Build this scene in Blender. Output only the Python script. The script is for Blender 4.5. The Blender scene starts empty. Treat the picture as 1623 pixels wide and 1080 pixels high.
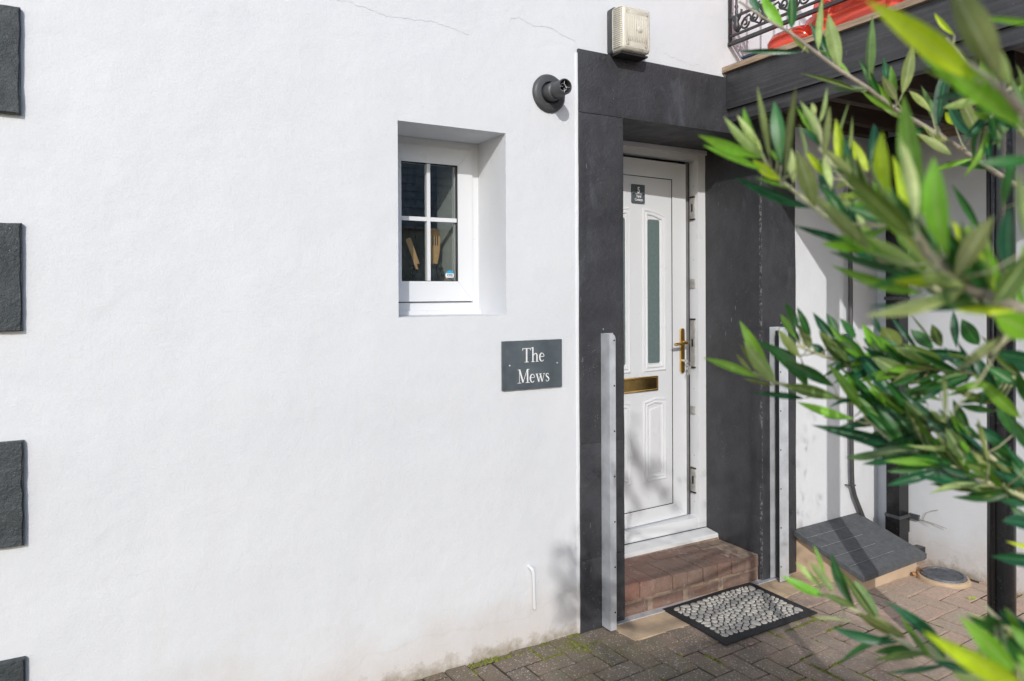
import bpy, bmesh, math, random
from mathutils import Vector, Matrix, noise
R = random.Random(7)
rad = math.radians
sc = bpy.context.scene
COL = sc.collection

# ------------------------------------------------------------------ camera, sky, sun, exposure
CAM = Vector((0.0, -2.74, 1.545))
YAW, PIT, ROL, FPX, CY = rad(29.67), rad(-0.247), rad(-0.276), 1157.4, 471.5
fw = Vector((math.sin(YAW)*math.cos(PIT), math.cos(YAW)*math.cos(PIT), math.sin(PIT)))
rt0 = Vector((math.cos(YAW), -math.sin(YAW), 0)); up0 = rt0.cross(fw)
rt = rt0*math.cos(ROL) + up0*math.sin(ROL); up = up0*math.cos(ROL) - rt0*math.sin(ROL)
cd = bpy.data.cameras.new('camera'); cam = bpy.data.objects.new('camera', cd); COL.objects.link(cam)
cam.matrix_world = Matrix((( rt.x, up.x, -fw.x, CAM.x), (rt.y, up.y, -fw.y, CAM.y), (rt.z, up.z, -fw.z, CAM.z), (0,0,0,1)))
cd.sensor_width = 36; cd.lens = FPX/1623*36; cd.shift_y = -(540-CY)/1623
cd.clip_start = 0.02; cd.clip_end = 400
cd.dof.use_dof = True; cd.dof.focus_distance = 3.3; cd.dof.aperture_fstop = 5.0
sc.camera = cam
SUN = Vector((0.58, 1.0, -0.59)).normalized()           # direction the light travels
w = bpy.data.worlds.new('World'); sc.world = w; w.use_nodes = True
wn = w.node_tree; sky = wn.nodes.new('ShaderNodeTexSky'); sky.sky_type = 'NISHITA'; sky.sun_disc = False
sky.sun_elevation = math.asin(-SUN.z); sky.sun_rotation = math.atan2(-SUN.x, -SUN.y) % (2*math.pi)
sky.air_density = 1.0; sky.dust_density = 1.0; sky.ozone_density = 1.0
wn.nodes['Background'].inputs[1].default_value = 0.15
wn.links.new(sky.outputs[0], wn.nodes['Background'].inputs[0])
sd = bpy.data.lights.new('sun', 'SUN'); sd.energy = 2.0; sd.angle = rad(0.55); sd.color = (1.0, 0.97, 0.935)
so = bpy.data.objects.new('sun', sd); COL.objects.link(so); so.rotation_euler = SUN.to_track_quat('-Z', 'Y').to_euler()
so.location = (-4, -8, 6)
sc.view_settings.view_transform = 'Standard'; sc.view_settings.look = 'None'
sc.view_settings.exposure = 0.27; sc.view_settings.gamma = 1.0; sc.view_settings.use_curve_mapping = False
sc.render.engine = 'CYCLES'; sc.cycles.max_bounces = 8; sc.cycles.transparent_max_bounces = 12
sc.cycles.caustics_reflective = False; sc.cycles.caustics_refractive = False
sc.cycles.use_denoising = True

def at(u, v, d):
    """world point seen at a place of the photograph, d metres in front of the camera"""
    return CAM + (fw + rt*((u-811.5)/FPX) - up*((v-CY)/FPX))*d

# ------------------------------------------------------------------ materials
class N:
    def __init__(s, name):
        s.m = bpy.data.materials.new(name); s.m.use_nodes = True; s.t = s.m.node_tree
        s.b = s.t.nodes['Principled BSDF']; s._c = None
    def n(s, typ, **k):
        nd = s.t.nodes.new('ShaderNode'+typ)
        for a, v in k.items():
            if a.startswith('i_'):
                key = a[2:]; nd.inputs[int(key) if key.isdigit() else key.replace('_', ' ')].default_value = v
            else: setattr(nd, a, v)
        return nd
    def l(s, a, b): s.t.links.new(a, b)
    def co(s, kind='Object', scale=None):
        if s._c is None: s._c = s.n('TexCoord')
        o = s._c.outputs[kind]
        if scale is not None:
            mp = s.n('Mapping'); mp.inputs['Scale'].default_value = scale; s.l(o, mp.inputs[0]); o = mp.outputs[0]
        return o
    def world(s, scale=None):
        g = s.n('NewGeometry'); o = g.outputs['Position']
        if scale is not None:
            mp = s.n('Mapping'); mp.inputs['Scale'].default_value = scale; s.l(o, mp.inputs[0]); o = mp.outputs[0]
        return o
    def noise(s, scale, detail=4, rough=.55, co=None, dist=0):
        t = s.n('TexNoise'); t.inputs['Scale'].default_value = scale; t.inputs['Detail'].default_value = detail
        t.inputs['Roughness'].default_value = rough; t.inputs['Distortion'].default_value = dist
        s.l(co if co is not None else s.world(), t.inputs['Vector']); return t.outputs['Fac']
    def vor(s, scale, feature='F1', co=None, out='Distance'):
        t = s.n('TexVoronoi'); t.feature = feature; t.inputs['Scale'].default_value = scale
        s.l(co if co is not None else s.world(), t.inputs['Vector']); return t.outputs[out]
    def ramp(s, fac, stops):
        r = s.n('ValToRGB'); e = r.color_ramp.elements
        while len(e) < len(stops): e.new(0.5)
        for el, (p, c) in zip(e, stops): el.position = p; el.color = (*c, 1) if len(c) == 3 else c
        s.l(fac, r.inputs[0]); return r.outputs[0]
    def mr(s, fac, a, b, c=0, d=1):
        r = s.n('MapRange'); r.inputs[1].default_value = a; r.inputs[2].default_value = b
        r.inputs[3].default_value = c; r.inputs[4].default_value = d; s.l(fac, r.inputs[0]); return r.outputs[0]
    def mix(s, fac, a, b, mode='MIX'):
        m = s.n('Mix', data_type='RGBA', blend_type=mode)
        for sock, v in ((m.inputs[0], fac), (m.inputs[6], a), (m.inputs[7], b)):
            if isinstance(v, (int, float)): sock.default_value = v
            elif isinstance(v, tuple): sock.default_value = (*v, 1)
            else: s.l(v, sock)
        return m.outputs[2]
    def math(s, op, a, b=0.0):
        m = s.n('Math', operation=op)
        for sock, v in ((m.inputs[0], a), (m.inputs[1], b)):
            if isinstance(v, (int, float)): sock.default_value = v
            else: s.l(v, sock)
        return m.outputs[0]
    def sep(s, o):
        x = s.n('SeparateXYZ'); s.l(o, x.inputs[0]); return x.outputs
    def col(s, c):
        if isinstance(c, tuple): s.b.inputs['Base Color'].default_value = (*c, 1)
        else: s.l(c, s.b.inputs['Base Color'])
        return s
    def rough(s, r):
        if isinstance(r, (int, float)): s.b.inputs['Roughness'].default_value = r
        else: s.l(r, s.b.inputs['Roughness'])
        return s
    def set(s, **k):
        for a, v in k.items(): s.b.inputs[a.replace('_', ' ')].default_value = v
        return s
    def bump(s, h, dist=.001, strength=1.0):
        b = s.n('Bump'); b.inputs['Strength'].default_value = strength; b.inputs['Distance'].default_value = dist
        s.l(h, b.inputs['Height'])
        old = s.b.inputs['Normal'].links
        if old: s.l(old[0].from_socket, b.inputs['Normal'])
        s.l(b.outputs[0], s.b.inputs['Normal']); return s

def simple(name, col, rough, var=.12, scale=30, metal=0, bump=0, bscale=200, spec=.5):
    m = N(name); f = m.noise(scale, 5)
    lo = tuple(c*(1-var) for c in col); hi = tuple(min(1, c*(1+var)) for c in col)
    m.col(m.ramp(f, [(.3, lo), (.7, hi)])).rough(m.mr(m.noise(scale*2.3), .2, .8, rough*.85, min(1, rough*1.15)))
    m.set(Metallic=metal, Specular_IOR_Level=spec)
    if bump: m.bump(m.noise(bscale, 3), bump)
    return m.m

def mat_render():
    m = N('white_painted_render')
    p = m.world(); z = m.sep(p)[2]
    base = m.ramp(m.noise(1.6, 6, .6), [(.3, (.675, .695, .722)), (.7, (.722, .740, .764))])
    # streaky weather grime, mostly faint
    st = m.noise(1.0, 5, .6, m.world((9, 9, .8)))
    base = m.mix(m.mr(st, .56, .8, 0, .22), base, (.66, .66, .65))
    # splash stains close to the paving
    zz = m.math('ADD', z, m.mr(m.noise(3.2, 6, .65), .25, .75, -.16, .16))
    sp = m.mr(zz, .30, -.02, 0, .5)
    base = m.mix(sp, base, (.60, .50, .42))
    zz2 = m.math('ADD', z, m.mr(m.noise(14, 6, .7), .3, .7, -.05, .05))
    base = m.mix(m.mr(zz2, .06, -.01, 0, .8), base, (.30, .25, .17))
    td = m.math('ABSOLUTE', m.math('SUBTRACT', m.math('ADD', z, m.mr(m.noise(2.1, 5, .6), .25, .75, -.12, .12)), .16))
    base = m.mix(m.mr(td, .012, 0, 0, .12), base, (.50, .40, .30))
    sp2 = m.math('MULTIPLY', m.math('LESS_THAN', m.vor(75), .10), m.math('MULTIPLY', m.mr(z, .16, .0, 0, .7), m.mr(m.noise(8, 3), .4, .6)))
    base = m.mix(sp2, base, (.16, .13, .09))
    dr = m.math('MULTIPLY', m.mr(m.noise(1.0, 4, .55, m.world((26, 26, .35))), .60, .76, 0, .07), m.mr(m.noise(1.1, 2), .45, .65))
    base = m.mix(dr, base, (.45, .43, .40))
    # tiny specks
    v = m.vor(17); s = m.math('LESS_THAN', v, .012)
    base = m.mix(m.math('MULTIPLY', s, .55), base, (.25, .22, .18))
    m.col(base).rough(.62)
    m.bump(m.noise(2.2, 4, .5), .024, .6); m.bump(m.noise(1.0, 5, .6, m.world((5, 5, 9)), 1.2), .0015, .5)
    m.bump(m.noise(11, 5, .6, None, .4), .0038, .6)
    m.bump(m.noise(130, 3, .6), .0011, .8)
    m.bump(m.noise(420, 2, .5), .0004, .7)
    return m.m
def mat_black(name, col=(.034, .035, .040), rough=.5, chips=True, dusty=.5, bumps=1.0):
    m = N(name); p = m.world(); z = m.sep(p)[2]
    base = m.ramp(m.noise(6, 6, .65), [(.3, tuple(c*.85 for c in col)), (.72, tuple(c*1.5 for c in col))])
    du = m.mr(m.noise(3.3, 5, .7, m.world((1, 1, .5))), .5, .85, 0, dusty*.6)
    base = m.mix(du, base, (.12, .12, .13))
    if chips:
        c1 = m.math('LESS_THAN', m.vor(52), .075); gate = m.mr(m.noise(4.3, 3), .48, .6)
        base = m.mix(m.math('MULTIPLY', c1, m.math('MULTIPLY', gate, .8)), base, (.38, .37, .34))
        c2 = m.math('LESS_THAN', m.vor(26, co=m.world((1, 1, .16))), .055)
        base = m.mix(m.math('MULTIPLY', c2, m.mr(m.noise(3.1, 3), .45, .62, 0, .6)), base, (.33, .33, .34))
        base = m.mix(m.mr(m.noise(45, 5, .75), .58, .8, 0, .5), base, (.085, .088, .095))
    if name == 'black_masonry_paint':
        xyz = m.sep(p); ex = m.math('LESS_THAN', m.math('ABSOLUTE', m.math('SUBTRACT', xyz[0], 3.0895)), .0016)
        ey = m.math('LESS_THAN', xyz[1], .004); nn = m.mr(m.noise(55, 4, .7), .50, .62, 0, .45)
        base = m.mix(m.math('MULTIPLY', m.math('MULTIPLY', ex, ey), nn), base, (.42, .41, .39))
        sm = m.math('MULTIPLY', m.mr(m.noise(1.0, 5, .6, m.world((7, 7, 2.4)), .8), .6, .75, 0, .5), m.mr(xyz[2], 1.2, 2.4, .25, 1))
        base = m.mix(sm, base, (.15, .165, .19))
    m.col(base).rough(m.mr(m.noise(9, 4), .3, .7, rough*.8, rough*1.2))
    m.bump(m.noise(14, 6, .65, None, .5), .009*bumps, .8); m.bump(m.noise(110, 4, .65), .0022*bumps, .9); m.bump(m.noise(330, 2), .0008*bumps, .8)
    return m.m
def mat_paver():
    m = N('concrete_block_paver'); oi = m.n('ObjectInfo').outputs['Random']
    a = m.ramp(oi, [(0, (.27, .195, .138)), (.35, (.225, .178, .128)), (.7, (.30, .208, .150)), (1, (.19, .158, .118))])
    a = m.mix(m.mr(m.noise(7, 5, .6), .35, .7, 0, .65), a, (.165, .145, .115))
    # pinker, cleaner blocks to the right, with sunlit brightness painted into their colour
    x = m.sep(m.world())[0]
    sunlit_pink = m.mr(m.math('ADD', x, m.mr(m.noise(2.5, 3), .3, .7, -.35, .35)), 2.45, 3.15, 0, .95)
    a = m.mix(sunlit_pink, a, m.ramp(m.n('ObjectInfo').outputs['Random'], [(0, (.64, .46, .36)), (.5, (.54, .42, .32)), (1, (.60, .42, .325))]))
    a = m.mix(m.mr(m.noise(60, 4, .7), .35, .75, 0, .4), a, (.085, .075, .062))
    v = m.vor(105); sel = m.vor(105, out='Color')
    on = m.math('MULTIPLY', m.math('LESS_THAN', v, .42), m.math('GREATER_THAN', m.sep(sel)[0], m.mr(m.noise(9, 3), .3, .7, .70, .98)))
    a = m.mix(m.math('MULTIPLY', on, .7), a, (.52, .48, .42))
    v2 = m.vor(240); sel2 = m.vor(240, out='Color')
    on2 = m.math('MULTIPLY', m.math('LESS_THAN', v2, .4), m.math('GREATER_THAN', m.sep(sel2)[0], .75))
    a = m.mix(m.math('MULTIPLY', on2, .6), a, (.46, .43, .39))
    al = m.math('MULTIPLY', m.mr(m.noise(3.2, 6, .65), .45, .7, 0, .6), m.mr(x, 3.2, 2.0, 0, 1))
    a = m.mix(al, a, (.135, .13, .055))
    m.col(a).rough(.85); m.bump(m.noise(220, 3, .7), .0011, .9); m.bump(m.noise(30, 3), .0018, .6)
    return m.m
def mat_brick():
    m = N('worn_red_brick'); oi = m.n('ObjectInfo').outputs['Random']
    a = m.ramp(oi, [(0, (.20, .115, .086)), (.4, (.175, .112, .084)), (.75, (.215, .132, .102)), (1, (.25, .122, .09))])
    a = m.mix(m.mr(m.noise(11, 6, .7), .4, .72, 0, .75), a, (.26, .195, .16))
    a = m.mix(m.mr(m.noise(16, 6, .75, None, 1.0), .60, .70, 0, .8), a, (.50, .42, .39)); a = m.mix(m.mr(m.noise(40, 4, .7), .55, .75, 0, .6), a, (.11, .075, .06))
    c = m.math('LESS_THAN', m.vor(60), .08); a = m.mix(m.math('MULTIPLY', c, .6), a, (.5, .46, .42))
    m.col(a).rough(.82); m.bump(m.noise(60, 5, .7), .0025, .7); m.bump(m.noise(350, 2), .0006, .7)
    return m.m
def mat_wood(name, c0, c1, axis='y', scale=14):
    m = N(name); s = {'x': (1.2, 16, 16), 'y': (16, 1.2, 16), 'z': (16, 16, 1.2)}[axis]
    g = m.noise(scale/6, 6, .65, m.world(s), .6)
    m.col(m.mix(m.mr(m.noise(5, 3), .3, .7, 0, .5), m.ramp(g, [(.3, c0), (.7, c1)]), tuple((a+b)*.35 for a, b in zip(c0, c1))))
    m.rough(.75); m.bump(g, .0015, .8); return m.m
def mat_glass(name='window_glass', tint=(.92, .95, .94), rough=0.0):
    m = N(name); t = m.t
    tr = m.n('BsdfTransparent'); tr.inputs[0].default_value = (*tint, 1)
    gl = m.n('BsdfGlossy'); gl.inputs['Roughness'].default_value = rough
    f = m.n('Fresnel'); m.l(m.mr(m.n('NewGeometry').outputs['Backfacing'], 0, 1, 2.0, 1/2.0), f.inputs[0])
    mx = m.n('MixShader'); m.l(f.outputs[0], mx.inputs[0]); m.l(tr.outputs[0], mx.inputs[1]); m.l(gl.outputs[0], mx.inputs[2])
    m.l(mx.outputs[0], t.nodes['Material Output'].inputs['Surface']); return m.m
def mat_leaf(name, top, bot, trans=(.20, .34, .03), rough=.38, tw=.28, rib=(.38, .48, .17)):
    m = N(name); t = m.t
    uv = m.sep(m.co('UV')); ctr = m.math('ABSOLUTE', m.math('SUBTRACT', uv[0], .5))
    ribf = m.mr(ctr, .0, .075, 1, 0)
    oi = m.n('ObjectInfo').outputs['Random']
    sc_ = m.mr(oi, 0, 1, .62, 1.35)
    def vary(c):
        h = m.n('HueSaturation'); h.inputs['Color'].default_value = (*c, 1)
        m.l(sc_, h.inputs['Value']); m.l(m.mr(m.noise(9, 3), .3, .7, .485, .515), h.inputs['Hue'])
        return h.outputs[0]
    n_ = m.math('MULTIPLY', m.mr(m.noise(55, 3), .3, .7, .8, 1.2), m.mr(m.noise(230, 2), .3, .8, 1.08, .85))
    edge_ = m.mr(ctr, .40, .5, 0, .18)
    geo = m.n('NewGeometry')
    a = m.mix(edge_, m.mix(m.math('MULTIPLY', ribf, .85), vary(top), rib), rib)
    b = m.mix(m.math('MULTIPLY', ribf, .5), vary(bot), (.52, .56, .34))
    c = m.mix(geo.outputs['Backfacing'], a, b)
    cc = m.n('Mix', data_type='RGBA', blend_type='MULTIPLY'); cc.inputs[0].default_value = 1
    m.l(c, cc.inputs[6]); m.l(n_, cc.inputs[7])
    m.col(cc.outputs[2]); m.rough(m.mr(geo.outputs['Backfacing'], 0, 1, rough, .6)); m.set(Specular_IOR_Level=.42)
    ln = m.noise(30, 2, .5, m.co('UV')); m.bump(ln, .0004, .5)
    tl = m.n('BsdfTranslucent'); tl.inputs[0].default_value = (*trans, 1)
    mx = m.n('MixShader'); mx.inputs[0].default_value = tw
    m.l(m.b.outputs[0], mx.inputs[1]); m.l(tl.outputs[0], mx.inputs[2]); m.l(mx.outputs[0], t.nodes['Material Output'].inputs['Surface'])
    return m.m

M = {}
M['render'] = mat_render()
M['black'] = mat_black('black_masonry_paint')
M['quoin'] = mat_black('black_quoin_paint', (.036, .045, .049), .5, True, .4, 1.7)
M['beam'] = mat_black('black_timber_paint', (.034, .034, .037), .5, True, .8, .5)
_b = N.__new__(N); _b.m = M['beam']; _b.t = _b.m.node_tree; _b.b = _b.t.nodes['Principled BSDF']; _b._c = None
_g = _b.noise(1.0, 7, .7, _b.world((40, 1.6, 60)), .4)
_old = _b.b.inputs['Base Color'].links[0].from_socket
_b.col(_b.mix(_b.mr(_g, .45, .75, 0, .55), _old, (.12, .118, .115))); _b.bump(_g, .0022, .8)
M['iron'] = mat_black('black_iron_paint', (.035, .036, .037), .45, False, .8, .3)
M['gloss'] = mat_black('black_gloss_metal', (.010, .010, .011), .22, True, .06, .08)
M['plasticpipe'] = mat_black('dark_grey_plastic', (.055, .053, .053), .45, False, .4, .1)
M['slatepipe'] = mat_black('weathered_grey_plastic', (.052, .055, .058), .5, True, 1.0, .25)
M['slate'] = simple('grey_slate', (.085, .105, .118), .55, .3, 9, bump=.0006, bscale=60)
M['upvc'] = simple('white_upvc', (.73, .748, .77), .30, .015, 5, spec=.45)
M['upvc_dirty'] = simple('white_upvc_weathered', (.72, .73, .73), .4, .07, 14, spec=.4)
M['gasket'] = simple('black_gasket', (.015, .015, .016), .5)
M['brass'] = simple('polished_brass', (.78, .50, .16), .20, .12, 16, metal=1)
M['brassdark'] = simple('tarnished_brass', (.34, .22, .08), .16, .35, 10, metal=1)
M['steel'] = simple('zinc_steel', (.50, .49, .46), .32, .25, 25, metal=.35)
M['alu'] = simple('mill_aluminium', (.60, .625, .66), .42, .16, 12, metal=1, bump=.0002, bscale=90)
M['alu'].node_tree.nodes['Principled BSDF'].inputs['Metallic'].default_value = .35
M['paver'] = mat_paver(); M['brick'] = mat_brick()
M['mortar'] = simple('tan_mortar', (.30, .225, .17), .9, .35, 30, bump=.003, bscale=80)
M['concrete'] = simple('tan_concrete', (.54, .40, .26), .88, .25, 9, bump=.0015, bscale=160)
M['boxrender'] = simple('tan_rendered_block', (.56, .42, .29), .85, .10, 10, bump=.0008, bscale=160)
M['felt'] = simple('grey_roofing_felt', (.098, .102, .108), .75, .2, 40, bump=.0012, bscale=400)
M['soil'] = simple('joint_soil', (.055, .042, .028), .95, .4, 20, bump=.003, bscale=150)
M['moss'] = simple('green_moss', (.15, .17, .022), .9, .6, 60)
M['ground'] = simple('yard_ground', (.33, .315, .30), .95, .3, 2)
M['rubber'] = simple('black_rubber', (.022, .023, .025), .6, .2, 30, bump=.0004, bscale=500)
def mat_pebble():
    m = N('mat_pebble'); oi = m.n('ObjectInfo').outputs['Random']
    a = m.ramp(oi, [(0, (.46, .44, .39)), (.5, (.52, .50, .45)), (1, (.42, .40, .36))])
    a = m.mix(m.mr(m.noise(20, 5, .7), .42, .7, 0, .5), a, (.25, .20, .165))
    m.col(a).rough(.7); m.bump(m.noise(500, 2), .0005, .8); return m.m
M['pebble'] = mat_pebble()
M['deck'] = mat_wood('weathered_decking', (.15, .095, .06), (.66, .50, .34), 'y', 34)
M['joist'] = mat_wood('dark_stained_joist', (.035, .022, .015), (.09, .055, .035), 'x')
M['red'] = simple('glossy_red_plastic', (.92, .09, .045), .22, .06, 4, spec=.6)
M['blue'] = simple('dark_blue_plastic', (.02, .04, .09), .3)
M['white_txt'] = simple('white_lettering', (.82, .82, .82), .5, .02)
M['spatula'] = mat_wood('beech_spatula', (.62, .33, .13), (.78, .47, .22), 'z')
M['pot'] = simple('black_glazed_pot', (.010, .014, .018), .12, spec=.7)
M['blue_label'] = simple('blue_label', (.02, .36, .62), .4)
M['plaster'] = simple('pale_grey_plaster', (.52, .53, .50), .8, .05)
M['kitchen'] = simple('dim_kitchen_tiles', (.42, .39, .32), .6, .35, 9)
M['glass'] = mat_glass()
M['gap_backing'] = simple('grey_gap_shade', (.17, .17, .175), .6)  # grey carries the half shade of the ajar door gap
M['frost'] = simple('obscured_grey_glass', (.135, .185, .185), .14, .1, 60, spec=.6, bump=.0010, bscale=120)
M['lens'] = None
def mat_lens():
    m = N('ribbed_yellowed_lens'); p = m.world()
    sx = m.sep(p)
    dirt = m.mr(m.math('ADD', sx[2], m.mr(m.noise(18, 4, .7), .3, .7, -.05, .05)), 2.665, 2.62, 0, .7)
    c = m.mix(m.mr(m.noise(12, 4), .4, .7, 0, .5), (.72, .68, .57), (.80, .78, .70))
    c = m.mix(dirt, c, (.24, .21, .16))
    sp = m.math('LESS_THAN', m.vor(160), .16); c = m.mix(m.math('MULTIPLY', sp, m.mr(m.noise(15), .5, .6)), c, (.1, .09, .07))
    m.col(c).rough(.22).set(Specular_IOR_Level=.6, Transmission_Weight=.12)
    return m.m
M['lens'] = mat_lens()
M['leafD'] = mat_leaf('olive_leaf_mature', (.024, .120, .026), (.13, .23, .075), (.10, .34, .012), .30, .16, (.10, .26, .05))
M['leafB'] = mat_leaf('olive_leaf_bluish', (.018, .092, .042), (.13, .21, .10), (.04, .26, .05), .26, .12, (.08, .24, .09))
M['leafG'] = mat_leaf('olive_leaf_fresh', (.17, .42, .028), (.42, .52, .20), (.42, .72, .06), .34, .30)
M['leafY'] = mat_leaf('olive_leaf_young', (.60, .76, .022), (.80, .86, .44), (.60, .85, .03), .36, .42)
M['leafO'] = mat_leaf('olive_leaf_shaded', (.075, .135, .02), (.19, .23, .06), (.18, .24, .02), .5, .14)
M['bark'] = simple('olive_bark', (.34, .29, .23), .85, .3, 60, bump=.001, bscale=200)
M['twig'] = simple('green_twig', (.46, .45, .26), .6, .2, 40)
M['terracotta'] = simple('grey_planter', (.20, .20, .20), .7, .2, 10)
M['roof'] = simple('slate_roof', (.34, .34, .33), .6, .4, 8)
M['stone'] = simple('rubble_stone', (.45, .40, .33), .9, .45, 5, bump=.01, bscale=12)
M['deadleaf'] = simple('orange_dead_leaf', (.55, .26, .11), .7, .2)
M['pinkleaf'] = simple('pinkish_dead_leaf', (.36, .21, .17), .7, .15)
M['crackm'] = simple('hairline_crack', (.64, .645, .65), .9, .2)
M['cast'] = simple('worn_cast_iron', (.12, .13, .145), .5, .35, 30, bump=.002, bscale=90)

# ------------------------------------------------------------------ helpers
def link(name, bm, mat, parent=None, smooth=False, bev=0, seg=2):
    if bev:
        es = [e for e in bm.edges if len(e.link_faces) == 2 and e.calc_face_angle(0) > .6]
        if es: bmesh.ops.bevel(bm, geom=es, offset=bev, segments=seg, affect='EDGES', profile=.6, clamp_overlap=True)
    bmesh.ops.recalc_face_normals(bm, faces=bm.faces)
    me = bpy.data.meshes.new(name); bm.to_mesh(me); bm.free()
    me.materials.append(mat)
    if smooth:
        me.shade_smooth()
        if smooth == 'auto': me.set_sharp_from_angle(angle=rad(38))
    o = bpy.data.objects.new(name, me); COL.objects.link(o)
    if parent is not None: o.parent = parent
    return o
def bx(bm, x0, x1, y0, y1, z0, z1):
    vs = [bm.verts.new((x, y, z)) for x in (x0, x1) for y in (y0, y1) for z in (z0, z1)]
    for f in ((0,1,3,2), (4,6,7,5), (0,4,5,1), (2,3,7,6), (0,2,6,4), (1,5,7,3)): bm.faces.new([vs[i] for i in f])
    return vs
def box(name, x0, x1, y0, y1, z0, z1, mat, parent=None, bev=.002, seg=2, smooth=False):
    bm = bmesh.new(); bx(bm, x0, x1, y0, y1, z0, z1); return link(name, bm, mat, parent, smooth, bev, seg)
def prism(bm, pts, axis, a, b):
    """extrude a 2D outline along an axis: y -> (x,z) outline, z -> (x,y) outline, x -> (y,z) outline"""
    def P(p, t): return {'y': (p[0], t, p[1]), 'z': (p[0], p[1], t), 'x': (t, p[0], p[1])}[axis]
    A = [bm.verts.new(P(p, a)) for p in pts]; B = [bm.verts.new(P(p, b)) for p in pts]; n = len(pts)
    bm.faces.new(A[::-1]); bm.faces.new(B)
    for i in range(n): bm.faces.new((A[i], A[(i+1)%n], B[(i+1)%n], B[i]))
def tube(bm, pts, r, n=10, cap=True):
    pts = [Vector(p) for p in pts]; rs = r if isinstance(r, (list, tuple)) else [r]*len(pts)
    rings = []; t0 = (pts[1]-pts[0]).normalized(); ref = Vector((0,0,1)) if abs(t0.z) < .9 else Vector((1,0,0))
    nx = t0.cross(ref).normalized()
    for i, p in enumerate(pts):
        t = (pts[min(i+1, len(pts)-1)] - pts[max(i-1, 0)]).normalized()
        nx = (nx - t*nx.dot(t)).normalized(); ny = t.cross(nx)
        rings.append([bm.verts.new(p + (nx*math.cos(2*math.pi*k/n) + ny*math.sin(2*math.pi*k/n))*rs[i]) for k in range(n)])
    for a, b in zip(rings, rings[1:]):
        for k in range(n): bm.faces.new((a[k], a[(k+1)%n], b[(k+1)%n], b[k]))
    if cap: bm.faces.new(rings[0][::-1]); bm.faces.new(rings[-1])
def lathe(bm, prof, origin, axis='z', n=32):
    """prof: list of (radius, height)"""
    o = Vector(origin); rings = []
    for r, h in prof:
        ring = []
        for k in range(n):
            a = 2*math.pi*k/n; c, s_ = math.cos(a)*r, math.sin(a)*r
            ring.append(bm.verts.new(o + Vector({'z': (c, s_, h), 'y': (c, h, s_), 'x': (h, c, s_)}[axis])))
        rings.append(ring)
    for a, b in zip(rings, rings[1:]):
        for k in range(n): bm.faces.new((a[k], a[(k+1)%n], b[(k+1)%n], b[k]))
    if prof[0][0] > 1e-5: bm.faces.new(rings[0][::-1])
    if prof[-1][0] > 1e-5: bm.faces.new(rings[-1])
def tag(o, label=None, cat=None, group=None, kind=None):
    if label: o['label'] = label
    if cat: o['category'] = cat
    if group: o['group'] = group
    if kind: o['kind'] = kind
    return o
def empty(name, loc, label, cat, group=None, rotz=0):
    o = bpy.data.objects.new(name, None); COL.objects.link(o); o.location = loc; o.rotation_euler = (0, 0, rotz)
    o.empty_display_size = .05
    return tag(o, label, cat, group)
def adopt(par, *obs):
    """keep world placement of parts that were modelled in world coordinates"""
    inv = Matrix.Translation(par.location) @ par.rotation_euler.to_matrix().to_4x4()
    inv = inv.inverted()
    for o in obs: o.parent = par; o.matrix_parent_inverse = inv
def kids(par):
    bpy_children = [o for o in bpy.data.objects if o.parent == par]
    return bpy_children
def inset(pts, d):
    """inset a convex counter-clockwise outline"""
    n = len(pts); out = []
    for i in range(n):
        p0, p1, p2 = Vector(pts[i-1]), Vector(pts[i]), Vector(pts[(i+1)%n])
        e1 = (p1-p0).normalized(); e2 = (p2-p1).normalized()
        n1 = Vector((-e1.y, e1.x)); n2 = Vector((-e2.y, e2.x)); b = n1+n2
        k = d/max(.2, (1+n1.dot(n2)))
        out.append(tuple(p1 + b*k))
    return out
def ring_relief(bm, outer, steps, y):
    """nested outlines in the xz plane: steps = [(inset, height towards the viewer)]"""
    loops = []
    for d, h in steps:
        pts = inset(outer, d) if d else outer
        loops.append([bm.verts.new((p[0], y-h, p[1])) for p in pts])
    for a, b in zip(loops, loops[1:]):
        n = len(a)
        for k in range(n): bm.faces.new((a[k], a[(k+1)%n], b[(k+1)%n], b[k]))
def rrect(x0, x1, z0, z1, r, n=4):
    pts = []
    for cx, cz, a0 in ((x1-r, z0+r, -90), (x1-r, z1-r, 0), (x0+r, z1-r, 90), (x0+r, z0+r, 180)):
        for k in range(n+1):
            a = rad(a0 + 90*k/n); pts.append((cx+r*math.cos(a), cz+r*math.sin(a)))
    return pts

# ------------------------------------------------------------------ the setting: ground, yard, buildings
bm = bmesh.new(); bmesh.ops.create_grid(bm, x_segments=1, y_segments=1, size=150)
g = link('ground', bm, M['ground']); g.location = (0, 0, -.09); tag(g, kind='structure')
paving = box('paving', -3.0, 4.10, -7.0, .02, -.08, -.007, M['soil'], bev=0); tag(paving, kind='structure')

# block pavers, 90 degree herringbone, every block near enough to pick out is an object of its own
paver_mesh = []
for k in range(6):
    bm = bmesh.new(); W_, H_ = .1965, .0965
    bx(bm, -W_/2, W_/2, -H_/2, H_/2, -.05, 0)
    es = [e for e in bm.edges if all(v.co.z > -.01 for v in e.verts)]
    bmesh.ops.bevel(bm, geom=es, offset=.0045, segments=2, affect='EDGES')
    for v in bm.verts:
        n_ = noise.noise_vector(v.co*25 + Vector((k*7, 0, 0))); v.co += Vector((n_.x*.0022, n_.y*.0022, n_.z*.0012 if v.co.z > -.02 else 0))
    bmesh.ops.recalc_face_normals(bm, faces=bm.faces)
    me = bpy.data.meshes.new('paver'); bm.to_mesh(me); bm.free(); me.materials.append(M['paver']); me.shade_smooth(); me.set_sharp_from_angle(angle=rad(50))
    paver_mesh.append(me)
ANG = rad(3.0); OX, OY = 2.05, -.30
near_pavers = []; far = bmesh.new(); paver_edges = []
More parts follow.
